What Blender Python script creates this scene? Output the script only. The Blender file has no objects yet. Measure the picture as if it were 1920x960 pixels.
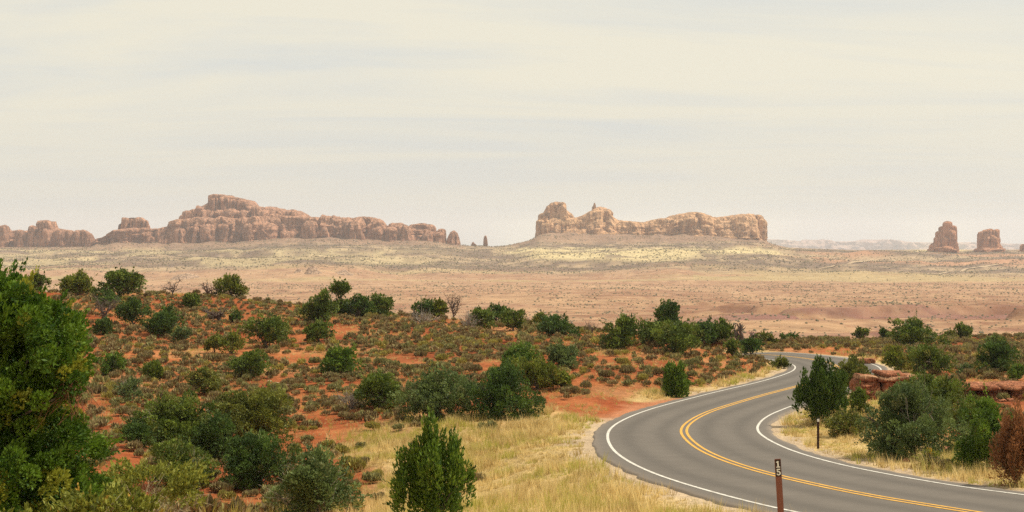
import bpy, math, random
import numpy as np
from mathutils import Vector, Matrix

# ------------------------------------------------------------------ camera, light, exposure
F = 2667.0; HOR = 445.0              # focal length in photo pixels (1920 wide), horizon row
S = bpy.context.scene
COL = S.collection
cam = bpy.data.cameras.new("camera"); camo = bpy.data.objects.new("camera", cam); COL.objects.link(camo)
cam.sensor_width = 36.0; cam.lens = 36.0 * F / 1920.0
cam.shift_y = -(480.0 - HOR) / 1920.0
cam.clip_start = 0.3; cam.clip_end = 80000
camo.location = (0, 0, 0); camo.rotation_euler = (math.radians(90), 0, 0)
S.camera = camo

SUN_EL = 55.0; SUN_AZ = 76.0         # degrees; azimuth measured from +Y towards +X
S.view_settings.view_transform = 'Standard'; S.view_settings.look = 'None'
S.view_settings.exposure = 0.38; S.view_settings.gamma = 1.0
S.view_settings.use_curve_mapping = False
S.cycles.max_bounces = 6; S.cycles.diffuse_bounces = 3; S.cycles.transparent_max_bounces = 8
S.cycles.volume_bounces = 1
S.cycles.use_denoising = False
S.cycles.use_adaptive_sampling = False

sl = bpy.data.lights.new("sun", 'SUN'); sl.energy = 4.0; sl.angle = math.radians(1.2); sl.color = (1.0, 0.93, 0.80)
so = bpy.data.objects.new("sun", sl); COL.objects.link(so)
sd = Vector((math.sin(math.radians(SUN_AZ)) * math.cos(math.radians(SUN_EL)),
             math.cos(math.radians(SUN_AZ)) * math.cos(math.radians(SUN_EL)), math.sin(math.radians(SUN_EL))))
so.rotation_euler = sd.to_track_quat('Z', 'Y').to_euler()

W = bpy.data.worlds.new("World"); S.world = W; W.use_nodes = True
nt = W.node_tree; nt.nodes.clear()
def N(t, nt, **k):
    n = nt.nodes.new(t)
    for a, v in k.items(): setattr(n, a, v)
    return n
out = N('ShaderNodeOutputWorld', nt); bg = N('ShaderNodeBackground', nt); bg.inputs[1].default_value = 0.078
sky = N('ShaderNodeTexSky', nt, sky_type='NISHITA', sun_disc=False)
sky.sun_elevation = math.radians(SUN_EL); sky.sun_rotation = math.radians(SUN_AZ)
sky.air_density = 1.2; sky.dust_density = 3.0
tc = N('ShaderNodeTexCoord', nt); sep = N('ShaderNodeSeparateXYZ', nt)
nt.links.new(tc.outputs['Generated'], sep.inputs[0])
def M(op, a, b=None, c=None, nt=nt):
    n = N('ShaderNodeMath', nt, operation=op)
    for i, v in enumerate((a, b, c)):
        if v is None: continue
        if isinstance(v, (int, float)): n.inputs[i].default_value = v
        else: nt.links.new(v, n.inputs[i])
    return n.outputs[0]
# a layered stratus deck: intersect the view direction with a plane high above
zz = M('ADD', M('MAXIMUM', sep.outputs[2], 0.0), 0.06)
cx = M('DIVIDE', sep.outputs[0], zz); cy = M('DIVIDE', sep.outputs[1], zz)
cb = N('ShaderNodeCombineXYZ', nt); nt.links.new(cx, cb.inputs[0]); nt.links.new(cy, cb.inputs[1])
n1 = N('ShaderNodeTexNoise', nt); n1.inputs['Scale'].default_value = 0.55; n1.inputs['Detail'].default_value = 7; n1.inputs['Roughness'].default_value = 0.58; n1.inputs['Distortion'].default_value = 0.6
mp = N('ShaderNodeMapping', nt); mp.inputs['Scale'].default_value = (0.55, 1.3, 1); mp.inputs['Location'].default_value = (3.1, 1.4, 0)
nt.links.new(cb.outputs[0], mp.inputs[0]); nt.links.new(mp.outputs[0], n1.inputs['Vector'])
cr = N('ShaderNodeValToRGB', nt); cr.color_ramp.elements[0].position = 0.33; cr.color_ramp.elements[1].position = 0.55
cr.color_ramp.elements[0].color = (0.735, 0.75, 0.715, 1); cr.color_ramp.elements[1].color = (0.90, 0.845, 0.685, 1)
nt.links.new(n1.outputs[0], cr.inputs[0])
mr = N('ShaderNodeMapRange', nt); mr.inputs[1].default_value = 0.0; mr.inputs[2].default_value = 0.11
nt.links.new(sep.outputs[2], mr.inputs[0])
hz = N('ShaderNodeMix', nt, data_type='RGBA'); hz.inputs[6].default_value = (0.76, 0.745, 0.67, 1)
nt.links.new(mr.outputs[0], hz.inputs[0]); nt.links.new(cr.outputs[0], hz.inputs[7])
sc10 = N('ShaderNodeVectorMath', nt, operation='SCALE'); sc10.inputs[3].default_value = 10.0
nt.links.new(hz.outputs[2], sc10.inputs[0])
mx = N('ShaderNodeMix', nt, data_type='RGBA'); mx.inputs[0].default_value = 0.88
nt.links.new(sky.outputs[0], mx.inputs[6]); nt.links.new(sc10.outputs[0], mx.inputs[7])
nt.links.new(mx.outputs[2], bg.inputs[0]); nt.links.new(bg.outputs[0], out.inputs[0])

# ------------------------------------------------------------------ helpers
def tag(o, label=None, cat=None, group=None, kind=None):
    if label: o['label'] = label
    if cat: o['category'] = cat
    if group: o['group'] = group
    if kind: o['kind'] = kind
    return o
def empty(name, loc, rz=0.0, s=1.0):
    o = bpy.data.objects.new(name, None); COL.objects.link(o)
    o.location = loc; o.rotation_euler = (0, 0, rz); o.scale = (s, s, s); o.empty_display_size = 0.2
    return o
def mesh_np(name, V, Fq, mat=None, parent=None, attr=None, colattr=None, smooth=False, link=True, fcol=None):
    """V (n,3), Fq (m,3|4) int; attr: per-face floats named tint; colattr: per-vertex rgb named base"""
    V = np.asarray(V, np.float32); Fq = np.asarray(Fq, np.int32)
    me = bpy.data.meshes.new(name)
    m, k = Fq.shape
    me.vertices.add(len(V)); me.vertices.foreach_set('co', V.ravel())
    me.loops.add(m * k); me.loops.foreach_set('vertex_index', Fq.ravel())
    me.polygons.add(m); me.polygons.foreach_set('loop_start', np.arange(0, m * k, k, dtype=np.int32))
    if smooth: me.polygons.foreach_set('use_smooth', np.ones(m, dtype=bool))
    if attr is not None:
        a = me.attributes.new('tint', 'FLOAT', 'FACE'); a.data.foreach_set('value', np.asarray(attr, np.float32))
    if fcol is not None:
        a = me.attributes.new('hue', 'FLOAT', 'FACE'); a.data.foreach_set('value', np.asarray(fcol, np.float32))
    if colattr is not None:
        a = me.attributes.new('base', 'FLOAT_COLOR', 'POINT')
        a.data.foreach_set('color', np.c_[colattr, np.ones(len(V))].astype(np.float32).ravel())
    me.update(calc_edges=True)
    if mat: me.materials.append(mat)
    if not link: return me
    o = bpy.data.objects.new(name, me); COL.objects.link(o)
    if parent: o.parent = parent
    return o
_g = np.random.default_rng(7).random((256, 256)).astype(np.float64)
def vn(x, y):
    x = np.asarray(x, float); y = np.asarray(y, float)
    xi = np.floor(x).astype(int); yi = np.floor(y).astype(int); fx = x - xi; fy = y - yi
    fx = fx * fx * (3 - 2 * fx); fy = fy * fy * (3 - 2 * fy)
    a = _g[xi % 256, yi % 256]; b = _g[(xi + 1) % 256, yi % 256]; c = _g[xi % 256, (yi + 1) % 256]; d = _g[(xi + 1) % 256, (yi + 1) % 256]
    return (a * (1 - fx) + b * fx) * (1 - fy) + (c * (1 - fx) + d * fx) * fy
def fbm(x, y, o=4, g=0.5):
    s = 0; a = 1; t = 0
    for i in range(o):
        s = s + a * vn(x * 2 ** i + 17.3 * i, y * 2 ** i + 9.1 * i); t += a; a *= g
    return s / t
def sstep(a, b, x): t = np.clip((x - a) / (b - a), 0, 1); return t * t * (3 - 2 * t)
def lerp(a, b, t): return a + (b - a) * t

# ------------------------------------------------------------------ materials
def mat(name, rough=0.9, spec=0.2):
    m = bpy.data.materials.new(name); m.use_nodes = True
    b = m.node_tree.nodes['Principled BSDF']; b.inputs['Roughness'].default_value = rough
    b.inputs['Specular IOR Level'].default_value = spec
    return m, m.node_tree, b
def leaf_mat(name, c0, c1, c2=None, trans=0.25, rough=0.65):
    """colour runs over tint (per clump and leaf) from c0 to c1; hue picks c2 (odd coloured sprays)"""
    m, t, b = mat(name, rough, 0.25)
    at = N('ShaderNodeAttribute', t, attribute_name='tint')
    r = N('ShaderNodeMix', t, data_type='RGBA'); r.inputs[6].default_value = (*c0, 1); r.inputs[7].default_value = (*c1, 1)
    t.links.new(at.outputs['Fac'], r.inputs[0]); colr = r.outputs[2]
    if c2:
        a2 = N('ShaderNodeAttribute', t, attribute_name='hue')
        r2 = N('ShaderNodeMix', t, data_type='RGBA'); r2.inputs[7].default_value = (*c2, 1)
        t.links.new(a2.outputs['Fac'], r2.inputs[0]); t.links.new(colr, r2.inputs[6]); colr = r2.outputs[2]
    t.links.new(colr, b.inputs['Base Color'])
    tr = N('ShaderNodeBsdfTranslucent', t); ms = N('ShaderNodeMixShader', t); ms.inputs[0].default_value = trans
    t.links.new(colr, tr.inputs[0]); t.links.new(b.outputs[0], ms.inputs[1]); t.links.new(tr.outputs[0], ms.inputs[2])
    t.links.new(ms.outputs[0], t.nodes['Material Output'].inputs[0])
    return m
ML = {
 'dark':  leaf_mat('juniper foliage dark', (.018, .042, .010), (.115, .185, .025), (.16, .17, .035)),
 'mid':   leaf_mat('juniper foliage', (.020, .046, .007), (.19, .245, .028), (.19, .19, .04)),
 'bright':leaf_mat('juniper foliage bright', (.024, .068, .008), (.185, .270, .026), (.22, .22, .04)),
 'gold':  leaf_mat('juniper foliage yellow green', (.040, .066, .008), (.27, .29, .03), (.26, .20, .04)),
 'grey':  leaf_mat('juniper foliage grey green', (.034, .062, .020), (.20, .255, .07), (.19, .19, .07)),
 'olive': leaf_mat('olive foliage', (.042, .058, .010), (.25, .26, .04), (.24, .17, .05)),
 'near':  leaf_mat('near tree foliage', (.018, .060, .005), (.16, .255, .018), (.30, .29, .03), .35),
 'rust':  leaf_mat('rusty foliage', (.17, .070, .028), (.42, .185, .070), (.05, .05, .015)),
 'cliff': leaf_mat('yellow twig foliage', (.075, .10, .014), (.34, .34, .05), (.50, .27, .04), .35),
 'sage':  leaf_mat('sagebrush grey brown', (.10, .074, .032), (.39, .295, .135), (.31, .29, .10), .1, .9),
 'sageg': leaf_mat('sagebrush green', (.10, .10, .035), (.34, .315, .125), (.40, .34, .11), .15, .9),
 'sagey': leaf_mat('rabbitbrush yellow', (.17, .15, .03), (.46, .39, .09), (.33, .27, .11), .2, .9),
 'grass': leaf_mat('dry grass', (.38, .27, .10), (.92, .74, .36), (.42, .42, .07), .3, .9),
 'scrub': leaf_mat('far scrub', (.10, .085, .045), (.20, .17, .09), None, .0, .95),
}
def noisy(name, c0, c1, scale, rough=0.9, bump=0.3, det=6, dist=0.05, stretch=(1, 1, 1)):
    m, t, b = mat(name, rough)
    g = N('ShaderNodeTexCoord', t); mpn = N('ShaderNodeMapping', t); mpn.inputs['Scale'].default_value = stretch
    n = N('ShaderNodeTexNoise', t); n.inputs['Scale'].default_value = scale; n.inputs['Detail'].default_value = det
    r = N('ShaderNodeValToRGB', t); r.color_ramp.elements[0].position = .32; r.color_ramp.elements[1].position = .68
    r.color_ramp.elements[0].color = (*c0, 1); r.color_ramp.elements[1].color = (*c1, 1)
    t.links.new(g.outputs['Object'], mpn.inputs[0]); t.links.new(mpn.outputs[0], n.inputs['Vector']); t.links.new(n.outputs[0], r.inputs[0]); t.links.new(r.outputs[0], b.inputs['Base Color'])
    bu = N('ShaderNodeBump', t); bu.inputs['Strength'].default_value = bump; bu.inputs['Distance'].default_value = dist
    t.links.new(n.outputs[0], bu.inputs['Height']); t.links.new(bu.outputs[0], b.inputs['Normal'])
    return m
BARK = noisy('bark', (.07, .055, .04), (.22, .18, .14), 9, .95, .6, stretch=(3, 3, .5))
DEAD = noisy('dead wood', (.05, .035, .028), (.17, .125, .10), 8, .95, .6, stretch=(3, 3, .5))
GREYW = noisy('grey weathered wood', (.16, .13, .11), (.38, .32, .26), 8, .95, .5, stretch=(3, 3, .5))
PALEW = noisy('pale twigs', (.30, .24, .15), (.55, .46, .30), 8, .95, .3, stretch=(3, 3, .5))

# ------------------------------------------------------------------ road centre line and ground control points
RP = np.array([-9.20535395, -6.44415455, 3.58378475, 1.05326349, 0.46130619, 0.75505207, 2.91582904])
def road_z(x, D):
    D = np.clip(D, 20, 150); t = (D - 68) / 100; x = x / 100
    return RP[0] + RP[1]*t + RP[2]*t*t + RP[3]*x + RP[4]*x*t + RP[5]*x*x + RP[6]*t**3
RC = np.array([(16.6,2),(16.2,10),(15.0,20),(13.2,27.5),(10.9,34.6),(9.8,37.1),(9.1,39.7),(8.3,43.4),(7.8,46.5),(7.45,50.4),(7.3,54.8),(7.45,60.0),
    (7.8,65.0),(8.5,69.6),(9.7,74.9),(11.1,79.7),(13.,84.8),(15.1,89.9),(16.9,94.0),(19.,98.2),(21.3,102.8),(23.7,107.9),(25.9,113.2),
    (27.1,118.0),(27.2,122.0),(26.4,126.0),(24.6,129.0),(21.8,132),(18.5,136),(15,141)])
def smooth_line(P, step=0.5):
    s = np.r_[0, np.cumsum(np.hypot(*np.diff(P, axis=0).T))]
    q = np.arange(0, s[-1], step); X = np.interp(q, s, P[:, 0]); Y = np.interp(q, s, P[:, 1])
    k = np.exp(-0.5 * (np.arange(-12, 13) * step / 1.7) ** 2); k /= k.sum()
    Xp = np.pad(X, 12, mode='reflect', reflect_type='odd'); Yp = np.pad(Y, 12, mode='reflect', reflect_type='odd')
    return np.c_[np.convolve(Xp, k, 'valid'), np.convolve(Yp, k, 'valid')]
CL = smooth_line(RC)
CLZ = road_z(CL[:, 0], CL[:, 1]); CLZ = CLZ - .13 * np.maximum(0, np.arange(len(CL)) - np.argmax(CL[:, 0]) - 26) * .5
k_ = np.ones(15) / 15; CLZ = np.convolve(np.pad(CLZ, 7, mode='edge'), k_, 'valid')
TG = np.gradient(CL, axis=0); TG /= np.hypot(TG[:, 0], TG[:, 1])[:, None]
NR = np.c_[TG[:, 1], -TG[:, 0]]        # to the right of travel away from the camera
def road_near(x, y):
    """distance, signed side (+ right), road height of nearest centre point"""
    x = np.asarray(x, float).ravel(); y = np.asarray(y, float).ravel()
    d = np.full(len(x), 1e9); j = np.zeros(len(x), int)
    for a in range(0, len(x), 20000):
        dx = x[a:a+20000, None] - CL[None, :, 0]; dy = y[a:a+20000, None] - CL[None, :, 1]
        q = dx * dx + dy * dy; jj = q.argmin(1); j[a:a+20000] = jj; d[a:a+20000] = np.sqrt(q[np.arange(len(jj)), jj])
    sd_ = (x - CL[j, 0]) * NR[j, 0] + (y - CL[j, 1]) * NR[j, 1]
    return d, np.sign(sd_), CLZ[j]

CP = []   # (px, py, D)
def col(px, *l): CP.extend((px, py, D) for py, D in l)
col(-350, (960,34),(850,55),(740,85),(650,118),(600,142),(540,172))
col(0, (960,34),(850,55),(740,85),(650,118),(600,140),(548,170))
col(200, (960,40),(850,62),(740,90),(650,122),(600,145),(550,172))
col(400, (960,47),(850,68),(740,95),(650,130),(600,150),(553,172))
col(600, (960,49),(850,68),(780,82),(700,106),(640,132),(582,167))
col(800, (960,44),(850,62),(780,76),(700,101),(640,130),(594,165))
col(1000, (960,38),(850,58),(780,73),(700,98),(650,122),(613,155))
col(1200, (700,97),(650,124),(634,140))
col(1310, (690,107),(665,118),(649,128),(645,140))
col(1400, (690,112),(665,122),(655,128),(652,138))
col(1500, (654,143),(636,185))
col(1600, (790,71),(740,90),(700,108),(655,145),(634,190))
col(1700, (850,54),(800,66),(735,92),(700,104),(660,138),(631,195))
col(1900, (890,43),(830,55),(760,79),(722,92),(680,118),(633,190))
col(2250, (890,43),(830,55),(750,80),(715,92),(680,118),(633,190))
PT = [((px - 960) / F * D, D, -(py - HOR) / F * D) for px, py, D in CP]
PT += [(x, 0, -1.7 - .02 * abs(x)) for x in (-20, -8, 0, 6)] + [(x, 10, -3.1) for x in (-18, -6, 3)] + [(x, 22, -5.0) for x in (-16, -6, 4, 9)] + [(x, -18, -1.5) for x in (-20, 0, 12)]
PT += [(CL[i, 0], CL[i, 1], CLZ[i] - .1) for i in range(0, len(CL), 16)]
PT = np.array(PT)
def U(r2): return np.where(r2 > 1e-9, r2 * np.log(np.maximum(r2, 1e-9)), 0)
P2 = PT[:, :2] / 50.0
n_ = len(P2); K = U(((P2[:, None] - P2[None]) ** 2).sum(2)) + np.eye(n_) * 0.02
A = np.zeros((n_ + 3, n_ + 3)); A[:n_, :n_] = K; A[:n_, n_] = 1; A[:n_, n_+1:] = P2; A[n_, :n_] = 1; A[n_+1:, :n_] = P2.T
WT = np.linalg.solve(A, np.r_[PT[:, 2], 0, 0, 0])
def tps(x, y):
    x = x / 50.0; y = y / 50.0; r = WT[n_] + WT[n_+1] * x + WT[n_+2] * y
    for i in range(n_): r = r + WT[i] * U((x - P2[i, 0]) ** 2 + (y - P2[i, 1]) ** 2)
    return r
DC_T = ([-400, 0, 400, 700, 1000, 1250, 1430, 1500, 1700, 2300], [172, 170, 172, 166, 156, 146, 142, 178, 190, 190])
BASE_T = ([-400, 0, 170, 320, 460, 560, 720, 825, 877, 929, 960, 1000, 1012, 1200, 1300, 1430, 1480, 1600, 1720, 1920, 2300],
          [464, 464, 463, 461, 457, 452, 453, 457, 461, 463, 460, 450, 446, 447, 447, 454, 465, 471, 470, 470, 470])
DM = 3300.0
def far_z(px, x, D):
    by = np.interp(px, *BASE_T); zb = -(by - HOR) / F * DM
    n = (fbm(x / 260, D / 200, 5) - .5); n2 = (fbm(x / 60 + 50, D / 60, 3) - .5)
    edge = 2050 + (fbm(px / 260, px * 0, 3) - .5) * 500
    t = np.clip((D - edge) / (DM - edge), 0, 1)
    z = lerp(-60.0, zb, t ** 0.85) + n * lerp(6.0, 24.0, sstep(0.0, .25, t) * (1 - sstep(.85, 1, t))) + n2 * lerp(3.5, 8, sstep(0, .25, t) * (1 - sstep(.85, 1, t)))
    am = .75 * sstep(150, 200, px) * sstep(860, 800, px) + 1.0 * sstep(975, 1035, px) * sstep(1465, 1415, px)
    z = z + am * 13.0 * (.55 + .9 * fbm(px / 22, px * 0 + 2, 2)) * sstep(3070, 3300, D) ** 1.5 * (D <= DM)
    z = z + (np.abs(2 * fbm(x / 75 + 3, D / 55, 3) - 1) - .25) * 7.0 * sstep(2250, 2500, D) * sstep(3250, 3000, D)
    # eroded ledges on the near edge of the plain
    led = sstep(.52, .60, fbm(x / 130 + 9, D / 90 + 4, 4)) * sstep(1500, 900, D) * 9.0
    z = z + led * sstep(1150, 1400, px + 0 * D)
    beyond = D > DM
    zf = np.minimum(zb, -(25.0 / F) * D - 2) ; u = sstep(DM, DM + 1500, D)
    return np.where(beyond, lerp(zb, zf, u), z)
def ground(x, y):
    shp = np.shape(x); x = np.asarray(x, float).ravel(); y = np.asarray(y, float).ravel()
    D = np.maximum(y, 1.0); px = np.clip(960 + F * x / np.maximum(D, 5), -400, 2300)
    dc = np.interp(px, *DC_T)
    over = y > dc
    xe = np.where(over, x * dc / D, x); ye = np.where(over, dc, y)
    z = tps(np.clip(xe, -75, 90), ye)
    ov = np.maximum(D - dc, 0)
    zn = z - (0.30 * ov * ov / (ov + 14.0)) - 0.02 * ov
    zf = far_z(px, x, D)
    k = 5.0
    zz_ = np.where(over, k * np.logaddexp(zn / k, zf / k), z)
    near = sstep(420, 180, D)
    zz_ = zz_ + near * ((fbm(x / 6, y / 6, 3) - .5) * .55 + (fbm(x / 1.1 + 40, y / 1.1, 3) - .5) * .16)
    m = (D < 160) & (np.abs(x) < 60)
    if m.any():
        d, sgn, rz = road_near(x[m], y[m])
        w = sstep(8.5, 4.3, d)
        zz_[m] = lerp(zz_[m], rz - 0.06, w)
        # low cut bank on the hill side of the middle stretch
    return zz_.reshape(shp)

# ------------------------------------------------------------------ the ground, one sheet to the horizon
rows = np.r_[np.arange(-18, 60, .45), np.arange(60, 205, .5)]
g_ = [rows[-1]]
while g_[-1] < 22000: g_.append(g_[-1] + min(max(.6, g_[-1] * .0045, (g_[-1] ** 2) / (60 * F) * .8), 600))
rows = np.r_[rows, g_[1:]]
NC = 700
s_ = np.linspace(-1, 1, NC)
GX = s_[None, :] * (rows[:, None] + 70) * .5; GY = np.repeat(rows[:, None], NC, 1)
GX = np.where(rows[:, None] < 0, s_[None, :] * 70 * .5, GX)
GZ = ground(GX, GY)
d_, sg_, _ = road_near(GX[GY < 175], GY[GY < 175])
dist = np.full(GX.shape, 99.0); side = np.zeros(GX.shape); dist[GY < 175] = d_; side[GY < 175] = sg_
def C(*c): return np.array(c)
def straw_mask(x, y, dist, side):
    nz = fbm(x / 5 + 3, y / 5 + 8, 4)
    px = 960 + F * x / np.maximum(y, 8)
    a = sstep(80, 72, y + (nz - .5) * 16 + np.maximum(0, (900 - px)) * .018) * sstep(-.135, -.085, x / np.maximum(y, 5) + (nz - .5) * .08) * (side < 0)
    b = (side > 0) * sstep(11.5, 8.0, dist + (nz - .5) * 7) * (y < 86)
    c = sstep(6.8, 5.4, dist + (nz - .5) * 3.0) * (y > 86)
    d = sstep(36, 26, y)*.6
    # inside of the near bend
    return np.clip(a + b + c + d, 0, 1)
def soilcol(x, y, dist, side):
    n = fbm(x / 9, y / 9, 5)[..., None]; n2 = fbm(x / 2.1 + 70, y / 2.1, 4)[..., None]
    red = lerp(C(.27, .062, .018), C(.43, .155, .052), sstep(.3, .72, .55 * n + .45 * n2))
    tan = C(.43, .22, .10); red = lerp(red, tan, sstep(.60, .76, n) * .55)
    st = straw_mask(x, y, dist, side)[..., None]
    straw = lerp(C(.44, .31, .12), C(.64, .48, .22), n2)
    c = lerp(red, straw, st * .9)
    gr = (sstep(5.7, 4.5, dist + (n2[..., 0] - .5) * 2.5))[..., None]
    px = 960 + F * x / np.maximum(y, 8)
    pull = ((side < 0) * sstep(72, 77, y) * sstep(96, 88, y))[..., None]      # red dirt pull-out at the bend
    grav = lerp(C(.42, .30, .19), C(.56, .43, .28), n2)
    grav = lerp(grav, C(.44, .18, .085), pull)
    return lerp(c, grav, gr)
def farcol(x, y, z):
    px = 960 + F * x / y; py = HOR - z / y * F
    n = fbm(x / 170, y / 170, 5)[..., None]; n2 = fbm(x / 30 + 5, y / 30, 4)[..., None]
    nl = fbm(x / 420 + 31, y / 70 + 7, 5)[..., None]
    plain = lerp(C(.25, .12, .064), C(.42, .255, .138), sstep(.34, .62, .3 * n + .35 * n2 + .35 * fbm(x / 9 + 7, y / 14, 3)[..., None]))
    mauve = C(.21, .088, .078)
    c = lerp(plain, mauve, (sstep(.54, .66, nl[..., 0]) * sstep(1500, 850, y) * (.5 + .5 * sstep(1200, 1500, px)))[..., None] * .85)
    c = lerp(c, C(.47, .30, .19), (sstep(1200, 1900, y) * .3)[..., None])
    # pale green flats
    yl = sstep(1880, 2000, y) * sstep(2500, 2150, y + (n[..., 0] - .5) * 500) * sstep(.40, .55, nl[..., 0] + .16 * sstep(1350, 1500, px) - .10 * (px < 1300))
    c = lerp(c, C(.42, .34, .16), yl[..., None] * .6)
    # scrubby bench: olive-grey with bare rock showing
    t = sstep(2150, 2350, y + (n[..., 0] - .5) * 300)[..., None]
    bench = lerp(C(.18, .125, .088), C(.42, .30, .18), sstep(.47, .66, .5 * n2 + .5 * nl))
    bench = lerp(bench, C(.52, .27, .15), (sstep(.56, .68, fbm(x / 300 + 80, y / 140, 4)) * .7 * sstep(1300, 1600, px))[..., None])
    c = lerp(c, bench, t)
    cr1 = sstep(910, 970, px) * sstep(1500, 1440, px) * sstep(462, 467, py + (n2[..., 0] - .5) * 5) * sstep(495, 484, py + (n[..., 0] - .5) * 26 + np.abs(px - 1180) * .035)
    cr2 = sstep(.53, .60, fbm(x / 210 + 11, y / 110 + 3, 4)) * sstep(900, 700, px) * sstep(464, 470, py) * sstep(520, 512, py) * .55
    cr3 = sstep(1690, 1730, px) * sstep(1830, 1800, px) * sstep(473, 471, py) * sstep(465, 467, py)
    scree = lerp(C(.22, .135, .09), C(.36, .22, .14), n2)
    c = lerp(c, scree, (sstep(3060, 3160, y + (n2[..., 0] - .5) * 90))[..., None] * ((px < 870) | ((px > 960) & (px < 1475)))[..., None] * .85)
    cr = np.clip(cr1 + cr2 + cr3, 0, 1)[..., None] * (t) * (.25 + .75 * sstep(.38, .50, fbm(x / 45 + 3, y / 60 + 1, 3)))[..., None]
    c = lerp(c, lerp(C(.50, .38, .19), C(.64, .52, .28), n2), cr)
    return c
colr = soilcol(GX, GY, dist, side)
fm = GY > 240
fc = farcol(GX[fm], GY[fm], GZ[fm])
w_ = sstep(240, 420, GY[fm])[..., None]
colr[fm] = lerp(colr[fm], fc, w_); colr = colr * .84
nr = len(rows)
idx = np.arange(nr * NC).reshape(nr, NC)
FQ = np.stack([idx[:-1, :-1], idx[:-1, 1:], idx[1:, 1:], idx[1:, :-1]], -1).reshape(-1, 4)
gm, t, b = mat('ground soil', .95, .1)
at = N('ShaderNodeAttribute', t, attribute_name='base')
geo = N('ShaderNodeNewGeometry', t)
cd = N('ShaderNodeVectorMath', t, operation='LENGTH'); t.links.new(geo.outputs['Position'], cd.inputs[0])
def noise(t, scale, det, src, rough=.6):
    n = N('ShaderNodeTexNoise', t); n.inputs['Scale'].default_value = scale; n.inputs['Detail'].default_value = det; n.inputs['Roughness'].default_value = rough
    t.links.new(src, n.inputs['Vector']); return n.outputs[0]
na = noise(t, 2.2, 8, geo.outputs['Position'], .72); nb = noise(t, .045, 9, geo.outputs['Position'], .7)
nf_ = noise(t, 9.0, 5, geo.outputs['Position'], .75); va = M('ADD', M('MULTIPLY_ADD', na, 1.3, -.15, nt=t), M('MULTIPLY', nf_, 1.0, nt=t), nt=t); vb = M('MULTIPLY_ADD', nb, 1.3, 0.35, nt=t)
vv = N('ShaderNodeVectorMath', t, operation='SCALE'); t.links.new(at.outputs['Color'], vv.inputs[0]); t.links.new(M('MULTIPLY', va, vb, nt=t), vv.inputs[3])
t.links.new(vv.outputs[0], b.inputs['Base Color'])
bu = N('ShaderNodeBump', t); bu.inputs['Strength'].default_value = .8; bu.inputs['Distance'].default_value = .12
t.links.new(na, bu.inputs['Height'])
bu2 = N('ShaderNodeBump', t); bu2.inputs['Strength'].default_value = .6; bu2.inputs['Distance'].default_value = 4.0
t.links.new(nb, bu2.inputs['Height']); t.links.new(bu.outputs[0], bu2.inputs['Normal'])
t.links.new(bu2.outputs[0], b.inputs['Normal'])
V = np.stack([GX, GY, GZ], -1).reshape(-1, 3)
ground_o = mesh_np('ground', V, FQ, gm, colattr=colr.reshape(-1, 3), smooth=True)
tag(ground_o, kind='structure')

# pale dirt tracks crossing the far bench
def track(pts, w):
    P = []
    for px, py in pts:
        D = np.geomspace(450, 3290, 3000); g = ground((px - 960) / F * D, D); r = -(py - HOR) / F * D; k = np.where(r <= g)[0]; P.append(((px - 960) / F * D[k[0]], D[k[0]]) if len(k) else None)
    P = smooth_line(np.array([p for p in P if p]), 4.0); n = len(P); T = np.gradient(P, axis=0); T /= np.hypot(T[:, 0], T[:, 1])[:, None] + 1e-9; nr_ = np.c_[T[:, 1], -T[:, 0]]
    L = [P + nr_ * o for o in np.linspace(-w / 2, w / 2, 5)]; V = np.concatenate([np.c_[q, ground(q[:, 0], q[:, 1]) + .8] for q in L]); i = np.arange(n - 1)
    o = mesh_np('dirt_track', V, np.concatenate([np.stack([i + k * n, i + (k + 1) * n, i + (k + 1) * n + 1, i + k * n + 1], -1) for k in range(4)]), noisy('pale dirt', (.33, .235, .145), (.43, .32, .20), .05)); tag(o, kind='structure')
track([(1535,505),(1560,501),(1590,496),(1615,491),(1640,487)], 6)
track([(1740,515),(1775,511),(1810,505),(1850,500),(1880,497)], 6)

# a hit test: pixel of the photo -> point on the near ground
HD = np.arange(14, 215, .25)
def hit(px, py):
    x = (px - 960) / F * HD; g = ground(x, HD); r = -(py - HOR) / F * HD
    k = np.where(r <= g)[0]
    if len(k) == 0:   # aims over the crest: stand it on the crest
        k = [np.argmin(r - g)]
    D = HD[k[0]]
    return Vector((x[k[0]], D, g[k[0]])), D

# ------------------------------------------------------------------ the road
def strip(o0, o1, z0, i0=0, i1=None):
    i1 = i1 or len(CL)
    a = np.c_[CL[i0:i1] + NR[i0:i1] * o0, CLZ[i0:i1] + z0]; c = np.c_[CL[i0:i1] + NR[i0:i1] * o1, CLZ[i0:i1] + z0]
    n = len(a); V = np.concatenate([a, c]); i = np.arange(n - 1)
    return V, np.stack([i, i + n, i + n + 1, i + 1], -1)
def multi(offs):
    """cross-section swept along the centre line: list of (offset, dz)"""
    n = len(CL); L = [np.c_[CL + NR * o, CLZ + z] for o, z in offs]; V = np.concatenate(L); Fs = []
    i = np.arange(n - 1)
    for k in range(len(offs) - 1): Fs.append(np.stack([i + k*n, i + (k+1)*n, i + (k+1)*n + 1, i + k*n + 1], -1))
    return V, np.concatenate(Fs)
am, t, b = mat('asphalt', .85, .3)
at = N('ShaderNodeAttribute', t, attribute_name='base'); g = N('ShaderNodeTexCoord', t)
nn = noise(t, 1.2, 8, g.outputs['Object'], .65); n3 = noise(t, 40, 3, g.outputs['Object'])
vv = N('ShaderNodeVectorMath', t, operation='SCALE'); t.links.new(at.outputs['Color'], vv.inputs[0])
t.links.new(M('ADD', M('MULTIPLY_ADD', nn, .40, .62, nt=t), M('MULTIPLY', n3, .36, nt=t), nt=t), vv.inputs[3]); t.links.new(vv.outputs[0], b.inputs['Base Color'])
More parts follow.
